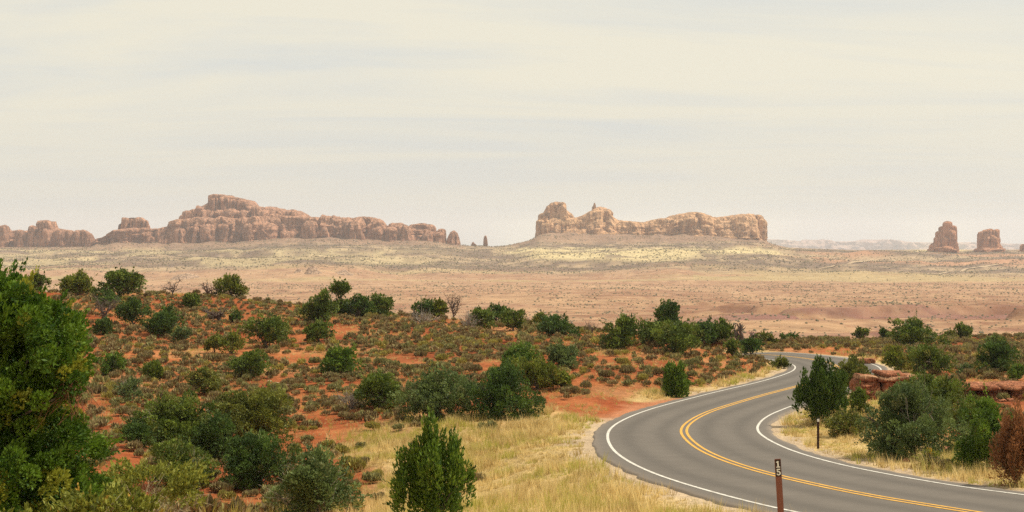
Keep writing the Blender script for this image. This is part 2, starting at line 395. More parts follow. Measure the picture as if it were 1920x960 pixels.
bu = N('ShaderNodeBump', t); bu.inputs['Strength'].default_value = .3; bu.inputs['Distance'].default_value = .01; t.links.new(n3, bu.inputs['Height']); t.links.new(bu.outputs[0], b.inputs['Normal'])
offs = [(-4.2, -.25), (-4.05, -.02)] + [(o, .03 - .0035 * abs(o)) for o in np.arange(-3.98, 3.99, .199)] + [(4.05, -.02), (4.2, -.25)]
V, Fs = multi(offs)
for k_i, (o_, z_) in enumerate(offs):
    if abs(o_) > 3.9:
        jt = (fbm(np.arange(len(CL)) / 2.2 + (50 if o_ > 0 else 0), np.full(len(CL), 1.7), 4) - .5) * .42 * np.sign(o_); V[k_i * len(CL):(k_i + 1) * len(CL), :2] += NR * jt[:, None]
wheel = lambda o: sum(math.exp(-((o - c) / .38) ** 2) for c in (-2.55, -.95, .95, 2.55))
cc = []
for o, z in offs:
    w = wheel(o); base = C(.118, .100, .082) * (1 - .24 * w) * (1.0 if abs(o) < 3.6 else 1.0) + C(.10, .07, .045) * max(0, (abs(o) - 3.75) / .3) * .6
    cc.append(np.repeat(base[None], len(CL), 0))
cc = np.concatenate(cc)
ln = np.tile(np.arange(len(CL)), len(offs)) * .5
cc = cc * (1 + .16 * (fbm(ln / 9, np.repeat(np.arange(len(offs)), len(CL)) / 7., 3) - .5))[:, None]
road = mesh_np('road', V, Fs, am, colattr=cc, smooth=True); tag(road, kind='structure')
def line_mat(name, c0, c1):
    m = noisy(name, c0, c1, 7, .7, .15, det=8, dist=.003); return m
WL = line_mat('white road paint', (.36, .33, .285), (.66, .63, .56)); YL = line_mat('yellow road paint', (.42, .22, .035), (.66, .37, .065))
def paint(o, w, name, m):
    V, Fq = strip(o - w / 2, o + w / 2, .03 - .0035 * abs(o) + .008)
    return mesh_np(name, V, Fq, m, parent=road)
paint(-3.42, .12, 'edge_line', WL); paint(3.42, .12, 'edge_line', WL)
paint(-.13, .12, 'centre_line', YL); paint(.13, .12, 'centre_line', YL)

# ------------------------------------------------------------------ far sandstone
def rockmat(name, stops, s_z, s_n, bump=1.0, dist=3.0, bandamp=.3, joint=.5, stain=.35):
    """stops: colour ramp over strata; s_z: strata per metre"""
    m, t, b = mat(name, .95, .1)
    geo = N('ShaderNodeNewGeometry', t); sp = N('ShaderNodeSeparateXYZ', t); t.links.new(geo.outputs['Position'], sp.inputs[0])
    nz = noise(t, s_n, 5, geo.outputs['Position'])
    zz = M('ADD', M('MULTIPLY', sp.outputs[2], s_z, nt=t), M('MULTIPLY', nz, bandamp, nt=t), nt=t)
    n = N('ShaderNodeTexNoise', t, noise_dimensions='1D'); n.inputs['Scale'].default_value = 1.0; n.inputs['Detail'].default_value = 6; n.inputs['Roughness'].default_value = .65
    t.links.new(zz, n.inputs['W'])
    mpn = N('ShaderNodeMapping', t); mpn.inputs['Scale'].default_value = (1, 1, .12); t.links.new(geo.outputs['Position'], mpn.inputs[0])
    nv = noise(t, s_n * 3, 6, mpn.outputs[0], .65)
    r = N('ShaderNodeValToRGB', t)
    while len(r.color_ramp.elements) < len(stops): r.color_ramp.elements.new(.5)
    for e, (p, c) in zip(r.color_ramp.elements, stops): e.position = p; e.color = (*c, 1)
    t.links.new(n.outputs[0], r.inputs[0])
    ncr = noise(t, s_n * 6.5, 4, mpn.outputs[0], .6); ck = M('MINIMUM', M('MULTIPLY', M('ABSOLUTE', M('SUBTRACT', ncr, .5, nt=t), nt=t), 22.0, nt=t), 1.0, nt=t)
    sc = M('MULTIPLY', M('MULTIPLY_ADD', nv, 2 * stain, 1 - stain, nt=t), M('MULTIPLY_ADD', ck, .24, .84, nt=t), nt=t)
    vv = N('ShaderNodeVectorMath', t, operation='SCALE'); t.links.new(r.outputs[0], vv.inputs[0]); t.links.new(sc, vv.inputs[3]); t.links.new(vv.outputs[0], b.inputs['Base Color'])
    hh = M('ADD', M('MULTIPLY_ADD', ck, .35, M('MULTIPLY', nv, joint, nt=t), nt=t), M('ADD', n.outputs[0], M('MULTIPLY', nz, .5, nt=t), nt=t), nt=t)
    bu = N('ShaderNodeBump', t); bu.inputs['Strength'].default_value = bump; bu.inputs['Distance'].default_value = dist
    t.links.new(hh, bu.inputs['Height']); t.links.new(bu.outputs[0], b.inputs['Normal'])
    return m
RM = rockmat('entrada sandstone', [(.25, (.30, .145, .095)), (.45, (.40, .215, .13)), (.55, (.34, .17, .105)), (.78, (.50, .30, .18))], .045, .012, 1.0, 7.0, 1.6, 1.4, .45)
RMR = rockmat('pale sandstone', [(.25, (.38, .20, .11)), (.45, (.52, .31, .165)), (.55, (.44, .245, .13)), (.78, (.60, .39, .225))], .045, .012, 1.0, 7.0, 1.6, 1.2, .4)
RMT = rockmat('tower sandstone', [(.25, (.30, .125, .075)), (.45, (.42, .19, .105)), (.75, (.50, .27, .155))], .09, .02, 1.0, 4.0, 1.0)
RMF = rockmat('far ridge rock', [(.3, (.36, .23, .18)), (.7, (.48, .33, .25))], .03, .002, 1.0, 20.0, 1.0)

def interp_sky(P, u):
    P = np.array(P, float); o = np.argsort(P[:, 0], kind='stable'); return np.interp(u, P[o, 0], P[o, 1])
def butte_layer(sky, base, D, thick, step=1.1, flute=10, setb=.5, talus=.18, round_=.5, seed=0, slope=.10, NT=84, dome=0):
    """sky: (px,py) skyline; base: py of foot (number or list); returns V, F. Real size at distance D"""
    u = np.arange(sky[0][0], sky[-1][0] + .01, step); n = len(u)
    top = interp_sky(sky, u)
    by = np.full(n, float(base)) if not isinstance(base, list) else interp_sky(base, u)
    m = D / F
    X = (u - 960) * m; zt = -(top - HOR) * m; zb = -(by - HOR) * m - 4; H = np.maximum(zt - zb, 1)
    top += (fbm(u / 3.0 + seed, u * 0, 4) - .5) * 1.6
    zt = -(top - HOR) * m
    # local crest (moving max) -> recesses between domes
    k = max(3, int(16 / step)); pad = np.pad(zt, k, mode='edge'); loc = np.max(np.stack([pad[i:i + n] for i in range(2 * k + 1)]), 0)
    loc = np.convolve(np.pad(loc, k, mode='edge'), np.ones(2 * k + 1) / (2 * k + 1), 'valid')
    rec = (loc - zt) * setb
    endr = np.minimum(u - u[0], u[-1] - u) * m; th = thick * np.clip(1 - np.exp(-endr / (thick * .35 + 1)), .12, 1)
    # profile: (height fraction, depth as fraction)
    nf = int(NT * .62); nt_ = int(NT * .2); nb = NT - nf - nt_
    hf = np.linspace(0, 1, nf); rows_ = []
    for j in range(NT):
        if j < nf:
            h = hf[j]; zf = h
            # talus foot then cliff then rounded shoulder
            yd = -talus * H * max(0, (.22 - h) / .22) ** 1.3 * 2.0 + slope * H * h + round_ * .45 * H * max(0, (h - .72) / .28) ** 2.6
            hh_ = np.full(n, h)
            b1 = np.abs(2 * fbm(X / (9 * flute ** .9) + seed, hh_ * .5 + seed, 2) - 1); b2 = np.abs(2 * fbm(X / (3.2 * flute ** .9) + seed * 3, hh_ * .9, 2) - 1)
            ny = -4.2 * flute * np.minimum(b1, .5) * 1.5 - 3.0 * flute * np.minimum(b2, .5) * (1 - .3 * h) + (fbm(X / (1.1 * flute) + seed, hh_ * 5, 3) - .5) * 1.3 * flute
            q_ = h * 4.0 + (fbm(X / 90 + seed, X * 0 + 5, 3) - .5) * 1.6; ter = np.floor(q_) + sstep(.72, 1, q_ - np.floor(q_)) - q_
            ny = ny + ter * flute * .45
            lay = np.abs(fbm(hh_ * 11.0 + seed + X / 400, X / 160, 3) - .5) * 9 * (flute / 10)
            y = D + rec * (.3 + .7 * h) + yd + ny * sstep(0, .2, np.full(n, h)) + lay - th * .35
            z = zb + (zt - zb) * (h - .0) ** 1.0
            z = zb + (zt - zb) * np.where(h > .72, .72 + .28 * math.sin(min(1, (h - .72) / .28) * math.pi / 2), h)
            last = y
        elif j < nf + nt_:
            q = (j - nf + 1) / nt_
            y = last + th * q; z = zt - .03 * H * math.sin(q * math.pi) + (fbm(X / 25 + seed, np.full(n, q * 4), 3) - .5) * 4 * min(1, 2 * q) * (1 - q) - .02 * H * q
            yl = y
        else:
            q = (j - nf - nt_ + 1) / nb
            y = yl + .35 * H * q; z = lerp(zt - .02 * H, zb - 20, q)
        xs = X + (fbm(X / 9 + j * .21, np.full(n, j * .3) + seed, 2) - .5) * 2.5
        # ends lean in so the side walls are not knife-cut
        rows_.append(np.stack([xs, y, z], -1))
    G = np.stack(rows_)          # NT, n, 3
    V = G.reshape(-1, 3); ii = np.arange(NT * n).reshape(NT, n)
    Fq = np.stack([ii[:-1, :-1], ii[:-1, 1:], ii[1:, 1:], ii[1:, :-1]], -1).reshape(-1, 4)
    # end caps: collapse fans
    caps = []
    for c in (0, n - 1):
        cen = len(V); V = np.concatenate([V, G[:, c].mean(0)[None] + [[0, 0, -H[c] * .2]]])
        a = ii[:-1, c]; b_ = ii[1:, c]; q = np.stack([a, b_, np.full(len(a), cen), np.full(len(a), cen)], -1)
        caps.append(q if c == 0 else q[:, [1, 0, 2, 3]])
    return V, Fq, [x[:, :3] for x in caps]
def pillar(px, pt, pb, r, D, seed, dr=1.2, taper=.16, sq=.36, rough=.15, nu=36, nv=26, led=.07, lean=0, cap=1.0):
    """one buttress, fin, knob or column of jointed rock, a closed lump standing at distance D"""
    m = D / F; R_ = r * m; zt = -(pt - HOR) * m; zb = -(pb - HOR) * m - 6; H = zt - zb
    th = np.linspace(0, 2 * np.pi, nu, endpoint=False); hv = np.r_[np.linspace(0, .8, nv - 7), .86, .91, .95, .975, .99, .998, 1.0]
    T_, Hh = np.meshgrid(th, hv); cap_h = min(.45, 1.0 * R_ / H) * cap
    q = np.clip((Hh - (1 - cap_h)) / cap_h, 0, 1); prof = (1 - q ** 3.4) ** (.42) * (1 + taper * (1 - Hh)) 
    nz_ = (fbm(np.cos(T_) * 1.7 + seed * 1.3 + 9, np.sin(T_) * 1.7 + Hh * .8 + seed, 3) - .5) * 2.6 + (fbm(np.cos(T_) * 5 + seed, np.sin(T_) * 5 + Hh * 3.5, 2) - .5) * .9
    lay = np.abs(fbm(Hh * H / 13.0 + seed * .37, Hh * 0 + 3, 3) - .5) * 4
    rgp = np.random.default_rng(seed + 5); crs = 0
    for a0 in rgp.random(5) * 6.283:
        a_w = a0 + (Hh - .5) * rgp.normal() * .5; dd = np.abs((T_ - a_w + np.pi) % (2 * np.pi) - np.pi); crs = crs + np.maximum(0, 1 - dd / .20) * (.16 + .22 * rgp.random()) * (Hh > .25 * rgp.random())
    stp = np.floor(fbm(np.cos(T_) * 1.4 + seed, np.sin(T_) * 1.4 + Hh * 2.2, 2) * 9) / 9 - .5
    rr = R_ * prof * (1 + rough * nz_ * 1.2 + (.55 * stp - crs) * (rough / .15) - led * (lay - .4)); c, s_ = np.cos(T_), np.sin(T_); k = (np.abs(c) ** (1 / sq) + np.abs(s_) ** (1 / sq)) ** (-sq)
    V = np.stack([(px - 960) * m + rr * c * k + lean * R_ * Hh, D + rr * dr * s_ * k, zb + Hh * H + (fbm(c * 2 + seed, s_ * 2, 2) - .5) * .25 * R_ * (Hh > .8)], -1).reshape(-1, 3)
    ii = np.arange(nu * len(hv)).reshape(len(hv), nu); jj = np.roll(ii, -1, 1)
    return V, np.stack([ii[:-1], jj[:-1], jj[1:], ii[1:]], -1).reshape(-1, 4)
def wall_of(sky, base, D, seed, sp=9.0, r=(5, 10), drop=(0, 0), u0=None, u1=None, dr=(1.0, 2.0), **k):
    """a run of pillars whose tops follow the skyline (drop = pixels below it)"""
    rg = np.random.default_rng(seed); u = (u0 if u0 is not None else sky[0][0]) + sp * .5; L = []; u1 = u1 or sky[-1][0]
    while u < u1:
        rr = r[0] + (r[1] - r[0]) * rg.random(); us = np.linspace(u - rr * .8, u + rr * .8, 7); b = float(interp_sky(base, [u])[0]) if isinstance(base, list) else base
        top = float(np.min(interp_sky(sky, us)[2:5])) if drop[1] == 0 else float(interp_sky(sky, [u])[0])
        top += drop[0] + (drop[1] - drop[0]) * rg.random()
        if b - top > 4: L.append(pillar(u, top, b, min(rr, (b - top) * .8), D + rg.normal() * 14, int(rg.integers(1, 900)), dr=dr[0] + (dr[1] - dr[0]) * rg.random(), sq=.26 + .24 * rg.random(), **k))
        u += sp * (.55 + .9 * rg.random())
    return L
def butte(name, layers, m, label=None, cat=None, group=None, extra=()):
    Vs = []; Q = []; T = []; off = 0
    for V, q in extra: Vs.append(V); Q.append(q + off); off += len(V)
    for L in layers:
        V, q, caps = butte_layer(**L); Vs.append(V); Q.append(q + off); T += [c + off for c in caps]; off += len(V)
    V = np.concatenate(Vs); Q = np.concatenate(Q)
    tri = np.concatenate([Q[:, [0, 1, 2]], Q[:, [0, 2, 3]]] + T)
    o3 = V[:, :].mean(0); o3[2] = V[:, 2].min()
    o = mesh_np(name, V - o3, tri, m, smooth=False); o.location = o3
    tag(o, label, cat, group); return o

butte('sandstone_fins', [dict(sky=[(-120,450),(-90,428),(-60,432),(-30,424),(0,426),(8,423),(14,431),(23,435),(29,433),(39,431),(46,440),(49,434),(53,444),(56,428),(61,423),(70,427),(75,430),(78,414),(96,413),(98,427),(115,430),(121,435),(126,430),(138,437),(146,432),(156,431),(163,436),(170,441),(174,455)],
    base=468, D=3450, thick=60, flute=9, setb=1.2, seed=3, step=.8)], RM, extra=[pillar(*a, 3400, 11 + i) for i, a in enumerate([(8,422,468,9),(-14,427,468,12),(38,431,468,10),(61,423,468,8),(48,436,468,6),(87,413,440,9.5),(86,428,468,15),(112,430,468,13),(128,431,468,9),(146,432,468,8),(156,431,468,7),(166,437,468,7),(-40,428,468,13),(73,440,466,9),(100,442,467,9),(137,444,467,8)])],
     label='jagged row of narrow red rock fins at the far left, left of the great mesa', cat='rock formation', group='far sandstone formations')
butte('sandstone_mesa', [
  dict(sky=[(318,440),(330,418),(337,409),(341,396),(354,394),(359,397),(368,393),(370,385),(375,387),(388,379),(391,367),(398,365),(417,365),(453,372),(463,382),(482,387),(496,388),(507,387),(517,388),(525,392),(532,397),(538,393),(549,392),(564,399),(575,406),(590,410),(600,425)],
     base=448, D=3500, thick=150, flute=12, setb=.6, seed=11, slope=.65, round_=.4, step=.8),
  dict(sky=[(170,462),(174,455),(182,448),(203,441),(221,432),(250,428),(280,427),(294,430),(318,424),(321,415),(335,411),(362,412),(372,406),(386,411),(392,408),(408,410),(418,405),(434,409),(448,410),(462,406),(472,412),(480,406),(498,405),(515,407),(528,404),(545,405),(575,406),(606,408),(608,402),(616,405),(619,408),(631,404),(632,408),(658,408),(666,409),(681,406),(705,408),(713,413),(720,423),(728,423),(736,418),(749,418),(759,425),(763,431),(767,425),(778,420),(796,420),(806,423),(817,434),(825,430),(831,429),(834,436),(836,452)],
     base=[(170,466),(320,463),(460,459),(560,453),(720,454),(836,458)], D=3330, thick=110, flute=12, setb=1.4, seed=21, slope=.12, round_=.8, talus=.25, step=.8),
  dict(sky=[(222,436),(224,421),(228,418),(229,408),(242,408),(246,411),(250,408),(266,410),(276,415),(280,427),(284,434)], base=440, D=3370, thick=70, flute=6, setb=.4, seed=5, step=.6, slope=.05, round_=.3, talus=0),
  dict(sky=[(345,437),(350,428),(372,418),(384,424),(396,422),(410,430),(430,424),(440,416),(452,420),(470,428),(486,424),(498,416),(512,426),(519,438)], base=462, D=3290, thick=40, flute=9, setb=1.0, seed=31, step=.8, round_=1.0),
  dict(sky=[(585,440),(590,424),(602,416),(614,420),(622,430),(640,420),(655,417),(668,425),(680,432),(690,420),(702,416),(716,428),(722,445)], base=457, D=3290, thick=40, flute=8, setb=1.0, seed=41, step=.8, round_=1.0),
 ], RM, extra=wall_of([(318,424),(335,411),(372,406),(408,409),(434,409),(462,406),(480,406),(515,407),(545,405),(606,408),(658,408),(681,406),(705,408),(713,413)], [(170,466),(320,462),(460,457),(560,452),(720,453)], 3310, 1, sp=19, r=(8, 20), drop=(-1, 4), u0=322, u1=712)
   + wall_of([(318,424),(408,409),(480,406),(545,405),(606,408),(681,406),(705,408),(836,430)], [(320,463),(460,458),(560,453),(720,455),(836,458)], 3285, 2, sp=34, r=(8, 20), drop=(5, 16), u0=322, u1=830)
   + wall_of([(341,397),(370,386),(388,380),(391,368),(417,366),(453,373),(463,383),(496,388),(520,390),(549,393),(564,400),(590,410)], [(341,425),(600,425)], 3440, 3, sp=14, r=(6, 13), drop=(0, 5), u0=343, u1=590)
   + wall_of([(341,397),(370,386),(388,380),(453,378),(463,383),(520,390),(590,410)], [(341,425),(600,425)], 3405, 4, sp=24, r=(9, 18), drop=(5, 14), u0=343, u1=590)
   + [pillar(*a, 3330, 40 + i) for i, a in enumerate([(736,418,455,8),(749,418,455,9.5),(760,426,455,6),(775,421,456,9),(790,419,456,14),(805,421,456,11),(817,433,456,6),(828,429,457,6.5),(235,408,440,5.5),(248,412,440,4),(262,408,440,11),(273,413,440,6),(700,409,455,11),(668,408,454,9),(643,408,454,9),(565,406,453,20)])]
   + wall_of([(174,456),(203,443),(240,434),(280,430),(318,428)], [(174,466),(318,463)], 3300, 6, sp=12, r=(4, 9), drop=(3, 14), u0=178, u1=318)
   + [pillar(a, b, 392, r, 3440 + i * 6, 71 + i, dr=.9, sq=.3, rough=.08, cap=.3, taper=.1) for i, (a, b, r) in enumerate([(401,364.5,10),(414,365,11),(428,367,11),(441,370,11),(453,372.5,8)])] + [ pillar(352, 395, 412, 8, 3400, 74)],
   label='long stepped sandstone mesa with a flat highest cap, largest formation left of the centre', cat='mesa', group='far sandstone formations')
butte('rock_dome', [dict(sky=[(836,458),(839,447),(844,435),(851,432),(857,436),(860,445),(863,458)], base=460, D=3320, thick=40, flute=3, setb=.2, seed=51, step=.5, round_=.8)], RM,
      'small rounded rock dome just off the right end of the great left mesa', 'rock formation', 'far sandstone formations')
butte('rock_pillar', [dict(sky=[(906.3,463),(907,449),(908,443),(910,441.5),(912,443),(913.3,450),(914,463)], base=464, D=3300, thick=9, flute=1, setb=0, seed=61, step=.4, round_=.2, slope=.02, talus=.1)], RM,
      'thin free-standing rock pillar in the gap between the two mesas', 'rock pillar', 'far sandstone formations')
butte('rock_stub', [dict(sky=[(883,462),(885,455),(887,453.5),(889,456),(892,458),(895,462)], base=463, D=3300, thick=14, flute=1, setb=0, seed=62, step=.5, round_=.4)], RM,
      'low rock stub on the skyline left of the thin rock pillar', 'rock formation', 'far sandstone formations')
butte('sandstone_butte', [
  dict(sky=[(1003,446),(1007,426),(1012,410),(1020,397),(1025,388),(1029,384),(1035,380),(1056,380),(1061,386),(1062,393),(1072,400),(1078,408),(1090,405),(1106,396),(1110,393),(1120,390),(1127,389),(1140,393),(1146,402),(1154,412),(1181,415),(1210,417),(1233,410),(1259,408),(1267,402),(1280,400),(1298,397),(1317,400),(1335,407),(1356,406),(1369,404),(1390,401),(1416,401),(1423,410),(1433,423),(1433,431),(1431,444),(1437,456)],
     base=[(1003,450),(1100,450),(1200,451),(1300,450),(1437,456)], D=3320, thick=150, flute=9, setb=.6, seed=71, slope=.45, round_=1.0, talus=.5, step=.8),
  dict(sky=[(1020,430),(1024,412),(1034,411),(1060,410),(1090,412),(1120,414),(1150,418),(1180,424),(1195,436)], base=449, D=3290, thick=60, flute=6, setb=.6, seed=81, slope=.5, round_=.9, talus=.4, step=.8),
  dict(sky=[(1248,440),(1252,424),(1262,412),(1280,409),(1300,406),(1318,413),(1330,424),(1338,418),(1350,415),(1366,412),(1380,404),(1400,402),(1412,404),(1422,413),(1428,430),(1431,450)], base=452, D=3280, thick=70, flute=11, setb=1.2, seed=91, slope=.12, round_=.9, talus=.3, step=.8),
  dict(sky=[(1110.4,393),(1110.6,388),(1112.5,386),(1113.6,381),(1115,379.8),(1116.2,383),(1117,388),(1118.4,393)], base=394, D=3380, thick=8, flute=.6, setb=0, seed=95, step=.4, round_=.2, slope=.02, talus=0),
 ], RMR, extra=[pillar(*a, **b) for a, b in [((1044,379,410,14,3340,81),dict(sq=.35,rough=.08)),((1037,380,405,8,3325,82),dict(rough=.08)),((1053,379.5,405,8,3320,83),dict(rough=.08)),((1027,386,394,3,3310,84),dict(rough=.08)),((1044,393,448,24,3345,85),dict(rough=.07,sq=.45,led=.1,taper=.35)),((1054,400,448,24,3335,86),dict(rough=.07,led=.10,taper=.4)),
     ((1128,388.5,420,12,3345,87),dict(rough=.07,led=.2)),((1138,392,425,11,3335,88),dict(rough=.07,led=.2)),((1118,393,420,10,3338,89),dict(rough=.07,led=.10,taper=.4)),((1124,398,448,26,3340,90),dict(rough=.07,led=.12,taper=.5)),((1128,404,449,32,3325,91),dict(rough=.07,led=.12,taper=.5)),((1013,412,447,8,3290,92),dict(rough=.08)),((1022,418,448,9,3280,93),dict(rough=.08)),((1018,400,430,9,3320,99),{}),
     ((1060,408,449,36,3310,96),dict(rough=.07,led=.10,taper=.25,dr=.7)),((1110,412,449,34,3305,97),dict(rough=.07,led=.12,taper=.3,dr=.7)),((1160,417,450,32,3300,98),dict(rough=.07,led=.10,taper=.3,dr=.7)),((1205,419,450,28,3300,94),dict(rough=.07,led=.12,taper=.35,dr=.7)),((1085,430,450,30,3270,95),dict(rough=.07,led=.14,taper=.4,dr=.6)),((1140,434,451,26,3265,104),dict(rough=.07,led=.14,taper=.4,dr=.6))]]
   + wall_of([(1248,408),(1267,402),(1298,397),(1317,400),(1335,407),(1356,406),(1369,404),(1390,401),(1416,401),(1423,410),(1433,423)], 449, 3300, 12, sp=14, r=(8, 17), drop=(0, 4), u0=1250, u1=1428)
   + wall_of([(1248,410),(1298,402),(1335,409),(1390,404),(1416,404),(1433,425)], 451, 3272, 13, sp=30, r=(8, 18), drop=(4, 16), u0=1254, u1=1430)
   + [pillar(1428, 410, 452, 7, 3290, 101), pillar(1420, 403, 452, 9, 3300, 102), pillar(1405, 401, 452, 11, 3290, 103)],
   label='cream and orange butte with two humps and a tiny finger rock, right of the centre', cat='butte', group='far sandstone formations')
butte('rock_tower', [], RMT, label='tall tapering red rock tower right of the distant blue ridge, leaning to a rounded top', cat='rock tower', group='far sandstone formations',
  extra=[pillar(*a, 3240, 200 + i, dr=1.1, sq=.45, taper=t) for i, (a, t) in enumerate([((1777,415,469,8.5),.1),((1787,423,469,7),.1),((1768,424,469,7),.25),((1762,433,469,7),.4),((1757,444,469,6.5),.5),((1752,455,470,7),.6),((1780,430,470,11),.15),((1772,444,471,12),.4),((1788,452,471,7),.2),((1768,461,472,22),.5)])])
butte('rock_tower', [], RMT, label='squat flat-topped red rock tower with three lobes near the right edge', cat='rock tower', group='far sandstone formations',
  extra=[pillar(*a, 3240, 230 + i, dr=1.1, sq=.38, taper=t) for i, (a, t) in enumerate([((1840,434,468,6.5),.12),((1848,431,468,7.5),.1),((1855,429,468,9),.1),((1862,431.5,468,6),.1),((1869,430,450,7),-.1),((1868,444,468,7),.4),((1852,440,469,17),.15),((1864,452,470,11),.5),((1858,463,472,26),.4)])])
butte('rock_tower', [
  dict(sky=[(1914,468),(1915,460),(1918,458),(1930,457),(1938,460),(1942,468)], base=470, D=3240, thick=20, flute=1.5, setb=.5, seed=121, step=.5, round_=.4, slope=.05, talus=.2),
 ], RMT, 'low dark red rock cut by the right edge of the picture', 'rock formation', 'far sandstone formations')
V, q, caps = butte_layer(sky=[(1380,452),(1433,448),(1467,450),(1516,453),(1524,449),(1537,449),(1566,454),(1602,453),(1628,452),(1647,448),(1660,450),(1680,452),(1706,454),(1745,455),(1798,454),(1826,455),(1889,457),(1920,459),(2050,457),(2300,462)],
    base=472, D=14000, thick=900, flute=60, setb=1.0, seed=131, step=1.2, slope=.8, round_=.6, NT=30)
o = mesh_np('hills', V, q, RMF, smooth=True); tag(o, kind='structure')

# shaded badland knolls at the foot of the left bench
def knoll(px, py, wpx, hpx, D, seed):
    m = D / F; cx_ = (px - 960) * m; n = 40
    x = np.linspace(-1, 1, n); Xg, Yg = np.meshgrid(x, x)
    r = np.sqrt(Xg ** 2 + Yg ** 2); h = np.clip(1 - r, 0, 1) ** .8 * (1 + .5 * (fbm(Xg * 3 + seed, Yg * 3, 4) - .5))
    V = np.stack([cx_ + Xg * wpx * m / 2, D + Yg * wpx * m / 2, -(py - HOR) * m - 6 + h * (hpx * m + 8)], -1).reshape(-1, 3)
    ii = np.arange(n * n).reshape(n, n); return V, np.stack([ii[:-1, :-1], ii[:-1, 1:], ii[1:, 1:], ii[1:, :-1]], -1).reshape(-1, 4)
Vs, Qs, o_ = [], [], 0
for i, a in enumerate([(588,519,56,20,2050),(560,520,60,12,2080),(645,520,80,12,2080),(350,523,90,10,2000)]):
    V, q = knoll(*a, i * 7); Vs.append(V); Qs.append(q + o_); o_ += len(V)
o = mesh_np('hills', np.concatenate(Vs), np.concatenate(Qs), rockmat('badland rock', [(.3, (.27, .17, .125)), (.7, (.46, .32, .20))], .12, .03, 1, 3), smooth=True); tag(o, kind='structure')

# ------------------------------------------------------------------ far scrub: countless dots of brush on the plain
rng = np.random.default_rng(5)
def blobs(x, y, z, r, h, seed=0):
    n = len(x); rg = np.random.default_rng(seed)
    a = np.arange(5) * 2 * np.pi / 5
    ring = np.stack([np.cos(a), np.sin(a), np.full(5, .35)], -1)
    P = np.concatenate([ring, [[0, 0, 1.0]], ring * [[.7, .7, 0]] + [[0, 0, -.15]]])     # 11 verts
    V = P[None] * (1 + .35 * (rg.random((n, 11, 1)) - .5)) * np.stack([r, r * (.8 + .4 * rg.random(n)), h], -1)[:, None] + np.stack([x, y, z], -1)[:, None]
    T = []
    for i in range(5):
        j = (i + 1) % 5; T += [(i, j, 5), (6 + i, 6 + j, j), (6 + i, j, i)]
    T = np.array(T); Fq = (T[None] + (np.arange(n) * 11)[:, None, None]).reshape(-1, 3)
    return V.reshape(-1, 3), Fq, len(T)
nS = 90000
Dd = np.sqrt(rng.random(nS) * (3300 ** 2 - 330 ** 2) + 330 ** 2); a_ = (rng.random(nS) - .5) * .86
xx = a_ * Dd; cl = fbm(xx / 60, Dd / 60, 3); keep = (cl + .5 * rng.random(nS) + .18 * (Dd > 2150)) > .74
keep &= ~((Dd > 1850) & (Dd < 2200) & (rng.random(nS) < .8))
Dd, xx = Dd[keep], xx[keep]; zg = ground(xx, Dd)
fr = farcol(xx, Dd, zg); keep = (fr[:, 2] < .33) | (rng.random(len(xx)) < .15); Dd, xx, zg = Dd[keep], xx[keep], zg[keep]
r_ = (.38 + .85 * rng.random(len(xx)) ** 2.4) * (1 + .35 * (Dd > 2150))
V, Fq, k = blobs(xx, Dd, zg - .1, r_, r_ * 1.1)
o = mesh_np('distant_scrub', V, Fq, ML['scrub'], attr=np.repeat(rng.random(len(xx)), k)); tag(o, 'countless dark dots of scrub scattered over the distant valley floor and bench', 'scrub', kind='stuff')
ground_o.data.update()

# ------------------------------------------------------------------ plants
def tube(path, rad, ns=6):
    """tapered tube along path (k,3); rad (k,)"""
    path = np.asarray(path, float); k = len(path); tg = np.gradient(path, axis=0); tg /= np.linalg.norm(tg, axis=1)[:, None] + 1e-9
    up = np.where(np.abs(tg[:, 2:3]) > .9, [[1., 0, 0]], [[0, 0, 1.]]); a = np.cross(tg, up); a /= np.linalg.norm(a, axis=1)[:, None] + 1e-9; b = np.cross(tg, a)
    th = np.arange(ns) * 2 * np.pi / ns
    V = path[:, None] + np.asarray(rad)[:, None, None] * (np.cos(th)[None, :, None] * a[:, None] + np.sin(th)[None, :, None] * b[:, None])
    ii = np.arange(k * ns).reshape(k, ns); jj = np.roll(ii, -1, 1)
    return V.reshape(-1, 3), np.stack([ii[:-1], jj[:-1], jj[1:], ii[1:]], -1).reshape(-1, 4)
def join(L):
    Vs, Fs, o = [], [], 0
    for V, Fq in L: Vs.append(V); Fs.append(Fq + o); o += len(V)
    return np.concatenate(Vs), np.concatenate(Fs)
def wander(rg, p0, p1, k=7, amp=.08):
    p0 = np.array(p0, float); p1 = np.array(p1, float); L = np.linalg.norm(p1 - p0); t = np.linspace(0, 1, k)[:, None]
    n = rg.normal(size=(k, 3)) * amp * L; n[0] = 0; n = np.cumsum(n, 0) * .5; n -= t * n[-1] * .7
    return p0 + (p1 - p0) * t + n
def leaves(rg, P, Nn, size, aspect=1.6, jit=.55, up=.5):
    """small pointed sprays; the long axis runs outward and up, as twig tips grow"""
    n = len(P); ax = Nn + rg.normal(size=(n, 3)) * jit + [0, 0, up]; ax /= np.linalg.norm(ax, axis=1)[:, None] + 1e-9
    b = np.cross(ax, rg.normal(size=(n, 3))); b /= np.linalg.norm(b, axis=1)[:, None] + 1e-9
    s = (size * (.6 + .8 * rg.random(n)))[:, None]
    L = ax * s * aspect * .5; Wd = b * s * .42
    V = np.stack([P - L, P - L * .1 - Wd, P + L, P + L * .1 + Wd], 1)
    return V.reshape(-1, 3), np.arange(n * 4).reshape(n, 4)
def sph(rg, n): v = rg.normal(size=(n, 3)); return v / np.linalg.norm(v, axis=1)[:, None]
